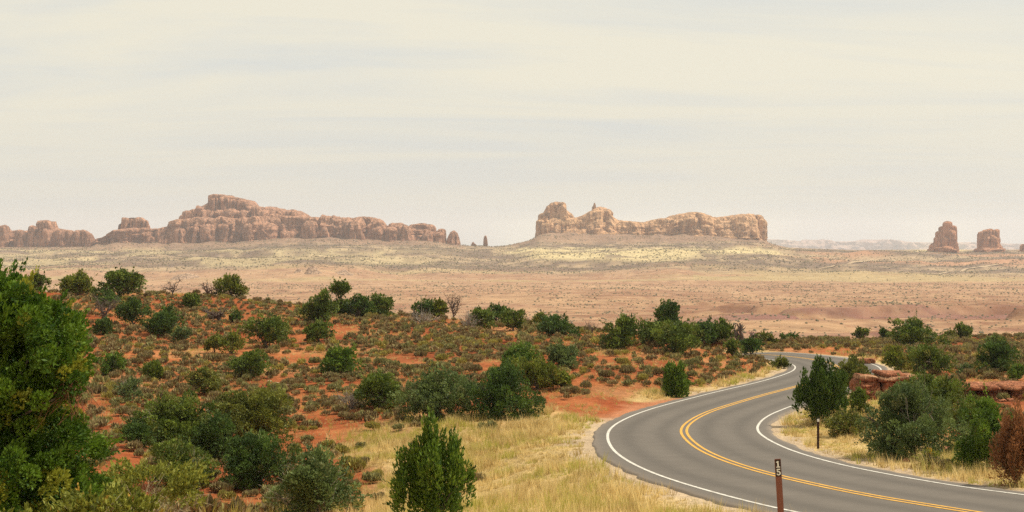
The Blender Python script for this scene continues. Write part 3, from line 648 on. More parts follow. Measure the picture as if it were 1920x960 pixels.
def crown_lobes(rg, w, d, h, shape, z0):
    L = []   # cx,cy,cz, rx,ry,rz
    if shape == 'cone':
        for i in range(24):
            a = i * 2.4 + rg.random(); r = w * .43 * math.sqrt(i / 23.0) * (.85 + .3 * rg.random()); q = 1 - (r / (w * .5)) ** 2 * .50; top = h * q * (.68 + .32 * rg.random()) if i else h * .97
            b0 = z0 + .25 * h * rg.random(); hz_ = (top - b0) * .5; L.append((r * math.cos(a) + (w * .05 * rg.normal() if i else 0), r * math.sin(a), b0 + hz_, w * (.055 + .045 * rg.random()), w * .08, hz_))
        L.append((0, 0, h * .26, w * .30, w * .30, h * .22))
    elif shape == 'bullet':
        L.append((0, 0, h * .48, w * .46, w * .46, h * .50))
        for i in range(5):
            a = rg.random() * 6.28; L.append((w * .22 * math.cos(a), w * .22 * math.sin(a), h * .5, w * .22, w * .22, h * .42))
    else:
        k = {'round': 11, 'wide': 14, 'loose': 12, 'two': 9, 'knot': 6}[shape]
        for i in range(k):
            a = rg.random() * 6.28; e = rg.random()
            rr = w * .5 * (.62 + .10 * rg.random()) * math.sqrt(max(.1, 1 - (e - .35) ** 2 * 1.3)); q = .22 + .12 * rg.random()
            if shape == 'loose': q *= .8; rr *= 1.1
            q *= .62 + .75 * rg.random(); rr *= .8 + .45 * rg.random()
            zc = z0 + (h - z0) * (.14 + .68 * e)
            if e > .75: rr *= .55
            rz_ = min(q * (h if h < w else w) * 1.05, (h - zc) * 1.0 + .02 * h, h * .34)
            L.append((rr * math.cos(a), rr * math.sin(a) * d / w, zc, w * q, d * q, max(rz_, .12 * h)))
        L.append((0, 0, z0 + (h - z0) * .42, w * .25, d * .25, (h - z0) * .36))
        L.append((rg.normal() * w * .12, 0, h - (h - z0) * .22, w * .19, d * .19, (h - z0) * .22))
    return L
def make_crown(rg, w, d, h, shape, ppm, z0, dens=1.0, leaf=None, odd=.06, lobes=None, clump=.105, fill=.18):
    leaf = leaf or max(.04, 1.45 / ppm)
    L = lobes or crown_lobes(rg, w, d, h, shape, z0)
    LA = np.array(L); area = LA[:, 3] * LA[:, 5]
    cr = clump * math.sqrt(w * min(h, w * 1.3)) * .92
    nc = int(np.clip(2.6 * w * h / (cr * cr) * .5, 36, 900)); pick = rg.choice(len(L), nc, p=area / area.sum())
    s = sph(rg, nc); s[:, 2] = np.abs(s[:, 2]) * np.where(rg.random(nc) < .72, 1, -1)
    rad = .74 + .34 * rg.random(nc)
    Cc = LA[pick, :3] + s * LA[pick, 3:] * rad[:, None]; Cc[:, 2] = np.maximum(Cc[:, 2], z0 + cr * .2)
    rr = cr * (.65 + .7 * rg.random(nc)); 
    nl = int(np.clip(dens * 11.0 * w * h / (leaf * leaf * 1.25), 600, 130000))
    pk = rg.choice(nc, nl, p=rr ** 2 / (rr ** 2).sum())
    sv = sph(rg, nl); sv[:, 2] += .25; sv /= np.linalg.norm(sv, axis=1)[:, None]
    stretch = 2.6 if shape in ('cone', 'bullet') else 1.0
    P = Cc[pk] + sv * rr[pk][:, None] * (.80 + .34 * rg.random(nl)[:, None]) * [[1, 1, stretch]]
    out_ = Cc[pk] - np.array([0, 0, h * .35]); out_ /= np.linalg.norm(out_, axis=1)[:, None] + 1e-9
    Nn = sv * .8 + out_ * .5
    ns = int(nc * .35); si = rg.choice(nc, ns); sd2 = out_dir = Cc[si] - np.array([0, 0, h * .35]); sd2 = sd2 / (np.linalg.norm(sd2, axis=1)[:, None] + 1e-9) + rg.normal(size=(ns, 3)) * .35 + [0, 0, .25]
    per = max(6, int(nl / nc * .22)); tt = rg.random((ns, per)); Ps = (Cc[si][:, None] + sd2[:, None] * (rr[si][:, None, None] * (.6 + 1.25 * tt[..., None])) + rg.normal(size=(ns, per, 3)) * rr[si][:, None, None] * .16).reshape(-1, 3)
    P = np.concatenate([P, Ps]); Nn = np.concatenate([Nn, np.repeat(sd2, per, 0)]); pk = np.concatenate([pk, np.repeat(si, per)]); nl = len(P)
    # interior twigs and leaves so that the heart is dense
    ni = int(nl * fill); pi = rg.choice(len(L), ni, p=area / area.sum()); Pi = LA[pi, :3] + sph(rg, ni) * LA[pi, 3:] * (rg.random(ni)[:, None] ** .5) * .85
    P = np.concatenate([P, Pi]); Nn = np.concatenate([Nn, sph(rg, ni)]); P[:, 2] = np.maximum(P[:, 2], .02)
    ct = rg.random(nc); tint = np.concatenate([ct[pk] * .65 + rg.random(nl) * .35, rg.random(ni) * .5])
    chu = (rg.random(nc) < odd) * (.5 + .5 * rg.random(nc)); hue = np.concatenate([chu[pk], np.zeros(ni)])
    V, Fq = leaves(rg, P, Nn, np.full(len(P), leaf) * (1 + .0 * P[:, 0]), 2.3 if shape in ('cone', 'bullet') else 1.9, up=1.3 if shape in ('cone', 'bullet') else .45)
    return V, Fq, tint, hue, LA
def trunk_mesh(rg, LA, w, h, tr, ns=7):
    L = [tube(wander(rg, (0, 0, -.15), (rg.normal() * w * .05, 0, h * .45), 8, .05), np.linspace(tr, tr * .55, 8), ns)]
    for i in rg.permutation(len(LA))[:7]:
        c = LA[i]; s0 = np.array([rg.normal() * tr * .3, rg.normal() * tr * .3, h * (.04 + .22 * rg.random())])
        L.append(tube(wander(rg, s0, c[:3] + [0, 0, c[5] * .2], 7, .09), np.linspace(tr * .55, tr * .12, 7), 5))
    return join(L)
TREES = []     # (px, py, D, short name) used when the sagebrush is described
def tree(px, py, wpx, hpx, shape, m, label, name='juniper', cat='juniper', short=None, D=None, lift=None, twigs=0, bark=None, **k):
    loc, Dh = hit(px, py)
    if D:
        loc = Vector(((px - 960) / F * D, D, 0)); loc.z = float(ground(np.array([loc.x]), np.array([D]))[0])
    D = loc.y; w = wpx * D / F; top = -(py - hpx - HOR) / F * D; h = max(top - loc.z, .25)
    rg = np.random.default_rng(int(px * 7 + py * 13)); ppm = F / D * .5333
    r = empty(name, loc - Vector((0, 0, .03)))
    tag(r, label, cat, k.pop('group', 'junipers and bushes on the desert slope'))
    z0 = lift if lift is not None else .06 * h
    z0 = z0 * 1.0
    V, Fq, ti, hu, LA = make_crown(rg, w * .97, w * (.85 + .2 * rg.random()), h, shape, ppm, z0, **k)
    # fit the crown to its measured size
    x0, x1 = np.percentile(V[:, 0], [.5, 99.5]); V[:, 0] = (V[:, 0] - (x0 + x1) / 2) * (w / (x1 - x0)); zt = np.percentile(V[:, 2], 99.7); V[:, 2] *= h / zt
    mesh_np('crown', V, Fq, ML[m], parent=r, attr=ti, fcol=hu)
    V, Fq = trunk_mesh(rg, LA, w, h, max(.04, w * .035)); mesh_np('trunk', V, Fq, bark or BARK, parent=r, smooth=True)
    if not twigs and shape in ('round', 'wide') and wpx > 40: twigs = 6
    if twigs:
        V, Fq = twig_mesh(rg, w * .9, h * 1.02, twigs, .012 + .3 / ppm * .3); mesh_np('bare_twigs', V, Fq, GREYW, parent=r)
    TREES.append((px, py, D, short or cat)); return r
def twig_mesh(rg, w, h, n, rad, spread=1.0):
    L = []
    for i in range(n):
        a = rg.random() * 6.28; q = rg.random() ** .6 * spread; tip = np.array([math.cos(a) * w * .5 * q, math.sin(a) * w * .5 * q, h * (.55 + .45 * rg.random()) * math.sqrt(max(.15, 1 - .7 * q * q))])
        p = wander(rg, (rg.normal() * w * .05, rg.normal() * w * .05, 0), tip, 6, .07); L.append(tube(p, np.linspace(rad, rad * .35, 6), 3))
        for _ in range(2):
            j = rg.integers(2, 5); t2 = p[j] + (tip - p[0]) * .33 * rg.random() + rg.normal(size=3) * w * .09; L.append(tube(wander(rg, p[j], t2, 4, .08), np.linspace(rad * .6, rad * .25, 4), 3))
    return join(L)
def snag(px, py, wpx, hpx, label, name='dead_juniper', m=None, n=7, thick=.055, lean=0, D=None, cat='dead tree'):
    loc, Dh = hit(px, py); D = loc.y; w = wpx * D / F; h = max(-(py - hpx - HOR) / F * D - loc.z, .3); rg = np.random.default_rng(int(px * 3 + py))
    r = empty(name, loc - Vector((0, 0, .05))); tag(r, label, cat, 'dead snags on the slope')
    R = 1.35 * thick * max(w, h); tp = wander(rg, (0, 0, -.1), (lean * w + rg.normal() * w * .1, 0, h * .5), 8, .09); T = [tube(tp, np.linspace(R, R * .5, 8), 6)]; B = []
    for i in range(n):
        a = rg.random() * 6.28; st = tp[rg.integers(1, 8)]; q = .5 + .5 * rg.random()
        tip = np.array([lean * w + math.cos(a) * w * .5 * q, math.sin(a) * w * .4 * q, h * (.45 + .55 * rg.random())]); 
        if i == 0: tip[2] = h
        p = wander(rg, st, tip, 9, .10); B.append(tube(p, np.linspace(R * .5, R * .1, 9), 5))
        for _ in range(4):
            j = rg.integers(3, 8); t2 = p[j] + sph(rg, 1)[0] * w * .22 * np.array([1, 1, .8]) + [0, 0, h * .08]; p2 = wander(rg, p[j], t2, 6, .12); B.append(tube(p2, np.linspace(R * .22, R * .06, 6), 4))
            for _ in range(2):
                t3 = p2[4] + sph(rg, 1)[0] * w * .12; B.append(tube(wander(rg, p2[3], t3, 4, .1), np.linspace(R * .1, R * .04, 4), 3))
    V, Fq = join(T); mesh_np('trunk', V, Fq, m or DEAD, parent=r, smooth=True); V, Fq = join(B); mesh_np('branches', V, Fq, m or DEAD, parent=r, smooth=True)
    TREES.append((px, py, D, cat)); return r
def twigbush(px, py, wpx, hpx, label, m=None, n=40, D=None):
    loc, Dh = hit(px, py); D = loc.y; w = wpx * D / F; h = max(-(py - hpx - HOR) / F * D - loc.z, .3); rg = np.random.default_rng(int(px * 5 + py))
    V, Fq = twig_mesh(rg, w, h, n, max(.010, .32 * D / (F * .533)))
    o = mesh_np('bare_shrub', V, Fq, m or GREYW); o.location = loc - Vector((0, 0, .03)); tag(o, label, 'bare shrub', 'leafless shrubs on the slope'); TREES.append((px, py, D, 'leafless shrub')); return o

# --- skyline row on the left hill
tree(66,547,46,38,'loose','mid','dark juniper half hidden behind the top of the big leafy tree')
tree(145,553,64,46,'loose','gold','feathery yellow green juniper on the left crest, just right of the big leafy tree', twigs=14)
tree(224,560,78,56,'round','mid','widest bushy juniper on the left crest, left of the dead snag', lift=.25)
tree(203,574,42,33,'round','dark','small dark juniper tucked below the widest crest juniper')
tree(249,612,64,56,'round','dark','dark juniper with an open shaded foot, below the broad crest juniper', lift=.35)
tree(307,629,62,58,'round','dark','dark rounded juniper standing right of the one with the open foot', odd=.02)
tree(193,628,36,34,'bullet','dark','small dense juniper below the tangled dead branches at the left')
snag(196,602,62,46,'tangled dead brown branches left of the open-footed dark juniper', n=14, thick=.03)
tree(359,578,32,30,'bullet','mid','small fresh green bush on red soil below the first crest snag', name='green_bush', cat='bush')
snag(322,556,48,34,'leafless dark snag on the left crest between two groups of junipers', n=8, thick=.03)
snag(394,558,40,28,'low dark snag at the left foot of the yellow green crest juniper', n=8, thick=.05, lean=-.1)
tree(434,557,62,44,'loose','gold','lone ragged juniper on the crest with sky-lit gaps, right of two snags', lift=.3, dens=.8)
tree(342,646,36,36,'loose','grey','small grey green juniper right of and below the dark rounded juniper', lift=.3)
tree(402,663,34,42,'loose','olive','small twisted olive juniper on a crooked bare trunk', lift=.55)
tree(434,663,52,44,'loose','gold','airy light green shrub right of the crooked little juniper', name='green_bush', cat='bush', dens=.6, twigs=20)
snag(414,602,60,24,'dark fallen branches lying low on the upper left slope', n=9, thick=.05, lean=-.1)
tree(441,605,24,26,'round','dark','tiny dark juniper at the right end of the fallen branches')
tree(287,714,38,40,'bullet','mid','small egg-shaped juniper standing alone in red soil', odd=0)
tree(212,705,46,46,'loose','bright','soft light green shrub beside the right edge of the big leafy tree', name='green_bush', cat='bush', twigs=14)
tree(383,738,64,50,'loose','olive','yellow and green bush on red soil between the egg-shaped juniper and the lower olive thicket', name='green_bush', cat='bush')
tree(240,752,58,46,'loose','grey','low twiggy green shrub right of the big leafy tree and below the egg-shaped juniper', name='green_bush', cat='bush', dens=.45, twigs=30)
tree(498,653,88,66,'wide','mid','windswept spreading juniper with a black dead limb, upper left slope', lift=.3)
tree(597,606,70,64,'round','mid','large juniper at the left end of the crest thicket left of the centre', lift=.3)
tree(638,592,44,68,'knot','mid','tall juniper with a round topknot rising above the crest thicket', lift=.6, lobes=[(0,0,3.6,.85,.8,.65),(-.5,0,3.3,.5,.5,.4),(.45,0,3.4,.5,.5,.4),(0,0,2.2,.25,.3,.9),(-.3,0,1.1,.8,.8,.8),(.5,.1,1.2,.75,.8,.8),(.1,-.2,.8,.9,.8,.6)])
tree(672,595,56,44,'wide','dark','low dark juniper right of the topknot juniper on the crest', lift=.2, twigs=16)
tree(708,594,58,44,'loose','mid','last juniper at the right end of the crest thicket left of the centre', lift=.2, twigs=16)
tree(598,642,54,44,'round','mid','bushy juniper just below the crest thicket left of the centre')
tree(641,703,72,56,'round','bright','bright green domed juniper standing on bare red soil, left of the centre')
tree(469,710,84,56,'wide','mid','wide green juniper with a dark middle, left of the bright domed one')
snag(772,590,16,34,'single leaning dead pole on the crest left of the centre', n=3, thick=.04, lean=.4)
tree(800,592,52,34,'wide','dark','low dark crest juniper right of the leaning dead pole', lift=.15, twigs=10)
tree(826,592,28,34,'loose','gold','slim yellow green bush on the crest beside the reddish dead juniper', name='green_bush', cat='bush')
snag(852,596,44,48,'reddish brown dead juniper with many upright twigs on the crest', n=18, thick=.025)
twigbush(793,608,66,32,'leafless grey shrub below the low dark crest juniper left of the centre')
twigbush(878,620,50,44,'leafless grey shrub at the left side of the central crest junipers')
tree(903,618,50,42,'round','mid','grey green juniper next to the leafless grey shrub at the centre crest')
tree(937,606,54,38,'wide','dark','dark juniper at the back of the central crest group')
tree(962,620,46,42,'loose','mid','feathery juniper at the right front of the central crest group', twigs=10)
tree(1012,612,34,30,'loose','gold','pale yellow green shrub on the crest left of the spreading juniper', name='green_bush', cat='bush', dens=.6)
tree(1046,630,76,42,'wide','dark','low spreading juniper with visible branches on the crest right of the centre', lift=.3)
tree(1078,633,28,16,'wide','dark','tiny dark juniper at the right foot of the spreading crest juniper')
snag(1110,626,50,26,'low dead branches lying between the spreading juniper and the big round juniper', n=6, thick=.025)
tree(1168,657,82,68,'round','mid','big round juniper standing alone above the red bank', odd=.03)
tree(1252,622,50,58,'knot','dark','tallest juniper of the crest group above the road, with a round head', lift=.4, lobes=[(.25,0,2.7,.85,.8,.75),(-.8,0,2.3,.35,.4,.3),(.1,0,1.7,.9,.8,.7),(-.2,0,.9,1.0,.8,.7),(.4,0,.8,.9,.8,.7)])
tree(1222,648,50,50,'round','mid','rounded juniper between the big lone round juniper and the tallest one')
tree(1266,662,92,62,'wide','mid','broad juniper in front of the tallest one, above the red bank', lift=.2)
tree(1316,652,58,54,'round','dark','dark juniper at the right end of the group above the red bank', lift=.2)
tree(1358,628,40,32,'cone','mid','pointed little juniper on the crest left of the twisted dead tree')
snag(1397,660,46,56,'black twisted dead tree with gnarled arms on the bank above the upper bend', n=9, thick=.10)
tree(1374,670,36,38,'round','mid','small green juniper on the red bank left of the twisted dead tree')
tree(1410,668,44,38,'wide','dark','dark low juniper around the foot of the twisted dead tree')
tree(1436,645,42,24,'wide','olive','low olive bush just right of the twisted dead tree', name='green_bush', cat='bush')
tree(1481,640,36,18,'wide','dark','small dark juniper alone on the skyline beyond the upper bend')
tree(1462,690,40,24,'loose','olive','low olive bush at the inside tip of the upper bend', name='green_bush', cat='bush')
# --- middle
tree(1268,745,48,66,'cone','bright','two-tipped small conical juniper on the bank beside the road', odd=0, dens=1.3, lobes=[(-.36,0,.95,.30,.34,.93),(.18,0,.95,.30,.34,.88),(0,0,.62,.58,.5,.58),(.42,0,.6,.28,.3,.52),(-.5,.1,.55,.24,.3,.45)])
tree(976,692,70,52,'wide','bright','leafy bright juniper behind the bright-topped spreading juniper near the centre')
tree(1055,690,58,52,'loose','grey','feathery grey green juniper right of the bright spreading juniper near the centre')
tree(1008,730,100,64,'wide','gold','spreading juniper with a yellow green top and shaded foot near the centre', lift=.4)
tree(1052,730,36,36,'round','mid','small juniper at the right side of the spreading bright-topped juniper')
tree(716,768,98,72,'round','mid','left juniper of the row of three big ones below the centre', odd=.02)
tree(820,786,148,98,'wide','grey','grey green knobbly juniper, middle of the row of three big ones', clump=.085)
tree(936,784,158,104,'wide','dark','darkest and largest juniper, right end of the row of three big ones', clump=.085, odd=.01)
twigbush(658,768,64,44,'leafless grey brown shrub left of the row of three big junipers', n=60)
# --- lower left thicket
tree(322,838,152,102,'wide','mid','green spreading juniper, left part of the lower left thicket', twigs=20, dens=1.4)
tree(262,842,60,52,'round','dark','small dark juniper at the left foot of the lower left thicket', odd=.05)
tree(474,828,134,102,'round','olive','tall olive and yellow juniper, right part of the lower left thicket', twigs=16, dens=1.4)
tree(404,868,96,96,'wide','dark','dark green juniper in the middle of the lower left thicket')
snag(400,806,30,48,'pale split dead trunk sticking up between the two back junipers of the thicket', m=GREYW, n=3, thick=.06, lean=-.3)
tree(488,912,152,104,'wide','dark','dark spreading juniper at the right front of the lower left thicket', clump=.085)
tree(346,924,114,100,'round','mid','knobbly dome-shaped juniper at the front of the lower left thicket', clump=.08, odd=.12)
tree(588,988,168,152,'loose','grey','feathery grey green juniper at the bottom edge, left of the big conical one', dens=.8, twigs=24)
tree(812,1002,146,218,'cone','bright','big conical juniper at the bottom edge in front of the straw coloured grass', odd=.02, dens=.8, clump=.045, fill=.05)
# --- right side
tree(1539,798,92,126,'cone','dark','dense dark conical juniper at the inside of the bend, hiding part of the road', odd=0, dens=1.1, clump=.055, fill=.1)
tree(1603,738,80,72,'loose','olive','willowy olive shrub right of the dense dark conical juniper', dens=.9, twigs=20)
tree(1722,652,96,56,'wide','mid','broad juniper on the right crest, largest there', lift=.3)
tree(1661,634,26,22,'knot','dark','tiny wind-bent juniper on the right crest left of the broad one', lift=.4, lobes=[(-.2,0,1.0,.5,.4,.4),(.5,0,.7,.5,.4,.35),(.1,0,.4,.4,.4,.3)])
tree(1615,632,32,20,'loose','mid','sparse twiggy bush on the right crest, leftmost there', name='green_bush', cat='bush', dens=.5, twigs=20)
tree(1805,636,34,32,'cone','mid','sparse pointed juniper on the right crest, right of the broad one', dens=.5)
tree(1783,636,26,20,'loose','olive','sparse bare-branched bush between the broad and the pointed juniper of the right crest', name='green_bush', cat='bush', dens=.35, twigs=26)
tree(1868,650,36,24,'loose','mid','sparse bush behind the round juniper near the right edge', name='green_bush', cat='bush', dens=.5)
tree(1685,700,58,54,'loose','gold','yellowing bush left of the large green bush behind the rock ledge', name='green_bush', cat='bush', odd=.3)
tree(1748,703,78,58,'round','mid','large green bush behind the sandstone ledge', name='green_bush', cat='bush')
tree(1868,703,76,64,'round','dark','dark round juniper near the right edge behind the sandstone ledge', lift=.3)
tree(1908,714,40,34,'loose','bright','light green bush at the right edge behind the sandstone ledge', name='green_bush', cat='bush')
tree(1812,708,36,30,'loose','grey','small grey green bush left of the dark round juniper near the right edge', name='green_bush', cat='bush', dens=.6, twigs=20)
tree(1612,782,46,58,'round','mid','small juniper left of the grey green thicket, right of the road')
tree(1740,774,140,74,'wide','mid','low broad juniper behind the grey green thicket at the right')
tree(1590,818,84,52,'wide','olive','low yellow green bush behind the road grass, left of the grey green thicket', name='green_bush', cat='bush', odd=.2)
tree(1708,858,176,140,'wide','grey','large grey green bush, widest of the right-hand thicket above the road', name='green_bush', cat='bush', clump=.075, twigs=14)
tree(1815,842,90,100,'loose','olive','thin olive bush with grey twigs between the large grey green bush and the rusty one', name='green_bush', cat='bush', dens=.7, twigs=36)
tree(1856,884,116,140,'round','bright','deep green bush directly left of the rusty brown one', name='green_bush', cat='bush', odd=0)
tree(1902,914,92,158,'cone','rust','rusty brown dying juniper at the right edge beside the road', odd=.12, dens=.7)
tree(1668,856,60,34,'wide','bright','low green bush at the left foot of the large grey green bush', name='green_bush', cat='bush', odd=0)
tree(1745,880,56,46,'loose','cliff','tall dry yellow weeds in front of the large grey green bush', name='dry_bush', cat='bush', dens=.3, twigs=24, group='dry weeds by the road')

# --- the big leafy tree at the left and the twiggy bush in front of it
def big_tree():
    x0, D = -8.2, 20.0; z = float(ground(np.array([x0]), np.array([D]))[0]); r = empty('leafy_tree', (x0, D, z - .05)); rg = np.random.default_rng(99)
    tag(r, 'big bright green leafy tree filling the left edge of the picture', 'tree')
    top = -(500 - HOR) / F * D - z
    m = D / F
    L = []
    for px, py, rx, ry in [(0,556,60,50),(70,575,60,48),(60,640,80,60),(80,720,80,50),(-10,800,90,70),(60,900,100,70),(150,620,36,40),(40,560,70,60),(-60,560,90,70),(95,610,60,45),(128,592,36,40),(20,640,90,70),(150,650,38,42),(110,680,70,55),(-50,700,110,90),(30,740,95,60),(168,690,26,34),(60,850,90,60),(120,800,60,60),(150,850,44,46),(130,900,56,60),(0,880,90,80),(-80,860,110,90),(60,950,90,70),(130,985,60,50),(90,760,40,40),(150,960,50,46),(90,1010,80,50),(180,930,24,30)]:
        L.append(((px - 24 - 960) * m - x0, (rg.random() - .5) * 1.6, -(py + 14 - HOR) * m - z, rx * m, .55 + rg.random() * .35, ry * m))
    V, Fq, ti, hu, LA = make_crown(rg, 2.9, 2.2, 3.9, 'loose', 71, .3, leaf=.036, lobes=L, dens=1.5, clump=.038, odd=.13, fill=.22)
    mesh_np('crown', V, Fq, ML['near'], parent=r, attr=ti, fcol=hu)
    T = [tube(wander(rg, (.0, 0, -.1), (.2, 0, 2.6), 10, .04), np.linspace(.13, .05, 10), 8)]
    for c in LA: T.append(tube(wander(rg, (.1 * rg.normal(), 0, .3 + 1.4 * rg.random()), c[:3], 9, .07), np.linspace(.045, .010, 9), 5))
    V, Fq = join(T); mesh_np('trunk', V, Fq, BARK, parent=r, smooth=True)
    # a hanging tangle of dead brown twigs
    Tg = []
    for i in range(50):
        p0 = np.array([(175 - 960 - 45 * rg.random()) * m - x0, -.6 + .5 * rg.random(), -(695 + 10 * rg.random() - HOR) * m - z]); p1 = p0 + np.array([rg.normal() * .25 - .18, rg.normal() * .2, -.25 - .35 * rg.random()]); Tg.append(tube(wander(rg, p0, p1, 6, .12), np.linspace(.006, .003, 6), 3))
    V, Fq = join(Tg); mesh_np('dead_twigs', V, Fq, noisy('brown dead twigs', (.10, .04, .02), (.24, .11, .06), 20), parent=r)
    TREES.append((95, 1000, 20, 'big leafy tree'))
big_tree()
def near_bush(x0, D, w, h, n, label, seed, dens, odd):
    z = float(ground(np.array([x0]), np.array([float(D)]))[0]); r = empty('twiggy_bush', (x0, D, z - .04)); rg = np.random.default_rng(seed); tag(r, label, 'bush', 'twiggy bushes at the lower left')
    V, Fq = twig_mesh(rg, w, h, n, .009); mesh_np('twigs', V, Fq, PALEW, parent=r)
    L = [((rg.random() - .5) * w * .85, (rg.random() - .5) * w * .5, h * (.45 + .42 * rg.random()), w * .11, w * .11, h * .09) for _ in range(26)]
    V, Fq, ti, hu, LA = make_crown(rg, w, w, h, 'loose', F / D * .533, .2, leaf=.04, lobes=L, dens=dens, clump=.035, odd=odd, fill=.1)
    mesh_np('foliage', V, Fq, ML['cliff'], parent=r, attr=ti, fcol=hu)
near_bush(-5.6, 15.0, 1.2, 1.2, 40, 'yellow green bush with pale bare twigs at the bottom left corner', 5, .16, .12)
near_bush(-5.3, 18.5, 1.5, 1.15, 46, 'yellowish twiggy bush along the bottom edge right of the big leafy tree', 6, .15, .05)
near_bush(-6.9, 27.0, 2.2, 1.45, 46, 'olive twiggy shrub at the bottom edge below the dome-shaped juniper', 8, .2, .0)

# ------------------------------------------------------------------ rocks
LR = rockmat('red ledge sandstone', [(.25, (.24, .085, .042)), (.45, (.40, .175, .09)), (.52, (.30, .11, .055)), (.75, (.54, .32, .18))], 1.1, .55, 1.0, .22, .9, 1.6, .5)
TR = rockmat('tan slickrock', [(.3, (.48, .30, .18)), (.7, (.66, .47, .31))], 3.0, .9, .8, .08, .5, .5)
def block(cx, cy, cz, w, d, h, seed, rot=0.0, tilt=0.0):
    n = (max(4, int(w / .16)), max(3, int(d / .3)), max(3, int(h / .09))); Vs = []; Fs = []; off = 0
    for ax in range(3):
        u, v = [k for k in range(3) if k != ax]
        gu, gv = np.meshgrid(np.linspace(-1, 1, n[u] + 1), np.linspace(-1, 1, n[v] + 1), indexing='ij')
        for sg in (-1, 1):
            P = np.zeros(gu.shape + (3,)); P[..., u] = gu; P[..., v] = gv; P[..., ax] = sg
            ii = np.arange(gu.size).reshape(gu.shape); q = np.stack([ii[:-1, :-1], ii[1:, :-1], ii[1:, 1:], ii[:-1, 1:]], -1).reshape(-1, 4)
            if (sg < 0) ^ (ax == 1): q = q[:, ::-1]
            Vs.append(P.reshape(-1, 3)); Fs.append(q + off); off += gu.size
    P = np.concatenate(Vs); ln = (np.abs(P) ** 5).sum(1) ** (1 / 5.); P = P / ln[:, None]
    Pw = P * [w / 2, d / 2, h / 2]
    k = np.stack([fbm(Pw[:, 0] * 1.3 + seed, Pw[:, 2] * 2 + Pw[:, 1] + seed, 3), fbm(Pw[:, 0] * 1.6 + seed + 30, Pw[:, 2] * 5 + Pw[:, 1] * .7, 4), fbm(Pw[:, 0] * 1.1 + seed + 60, Pw[:, 1] * 1.1 + Pw[:, 2] * .3, 3)], -1) - .5
    Pw = Pw + k * [.4, .75, .5 * h]
    Pw[:, 2] += Pw[:, 0] * tilt; c, s_ = math.cos(rot), math.sin(rot); X = Pw[:, 0] * c - Pw[:, 1] * s_; Y = Pw[:, 0] * s_ + Pw[:, 1] * c
    return np.stack([cx + X, cy + Y, cz + Pw[:, 2]], -1), np.concatenate(Fs)
def ledge(name, px0, px1, pyb, pyt, D, depth, label, seed, strata=((0, .66, .12), (.58, .84, -.20), (.80, 1.0, .10)), wid=(1.1, 3.3)):
    """an outcrop of bedded, broken slabs: courses of jointed blocks, some overhanging, some set back"""
    m = D / F; x0, x1 = (px0 - 960) * m, (px1 - 960) * m; zt = -(pyt - HOR) * m; zb = -(pyb - HOR) * m - .15; H = zt - zb; rg = np.random.default_rng(seed); L = []
    for si, (a, b, fo) in enumerate(strata):
        x = x0 + rg.random() * .3 + (.30 * (x1 - x0) * (depth < 2.4) * (x1 - x0 > 3) if si == 2 else 0)
        while x < x1 - .2:
            w = wid[0] + (wid[1] - wid[0]) * rg.random(); w = min(w, x1 - x + .1); e = min(1, (x - x0 + w * .5) / .9 + .25) if si < 2 else 1
            hh = (b - a) * H * (1.05 + .25 * rg.random()); zc = zb + (a + b) / 2 * H + rg.normal() * .02 + (0 if si else -.15)
            if si >= 1 and rg.random() < .25: x += w; continue
            L.append(block(x + w / 2, D + depth / 2 + fo * .8 + rg.normal() * .14, zc, w * 1.03, depth * (.85 + .3 * rg.random()), (hh + (.3 if si == 0 else 0)) * (.8 + .3 * rg.random()), int(rg.integers(1, 999)), rg.normal() * .06, rg.normal() * .03)); x += w + .02
    for i in range(int((x1 - x0) * 2.2) if x1 - x0 > 3 else 0):     # fallen chips at the foot
        r = .10 + .22 * rg.random() ** 2; x = x0 + (x1 - x0) * rg.random(); y = D - .2 - 1.1 * rg.random(); z = float(ground(np.array([x]), np.array([y]))[0])
        L.append(block(x, y, z + r * .2, r * 2, r * 1.5, r, int(rg.integers(1, 999)), rg.random() * 3, rg.normal() * .2))
    V, Fq = join(L); o3 = np.array([(x0 + x1) / 2, D, zb]); o = mesh_np(name, V - o3, Fq, LR, smooth=False); o.location = o3; tag(o, label, 'rock ledge', 'sandstone outcrops'); return o
ledge('rock_ledge', 1606, 1742, 736, 699, 90, 2.2, 'low rounded red sandstone ledge above the grey green thicket, its left end overhanging', 3)
ledge('rock_ledge', 1768, 1960, 756, 714, 82.5, 2.6, 'jointed red sandstone ledge running off the right edge below the dark round juniper', 9)
ledge('rock_ledge', 1778, 1812, 878, 838, 52, 1.2, 'small dark red layered rock under the olive bush beside the road', 12, wid=(.4, 1.0))
ledge('rock_ledge', 1602, 1642, 675, 670, 121, 1.4, 'flat bright red rock slab beside the outside of the upper bend', 15, strata=((0, .6, 0), (.55, 1, .3)))
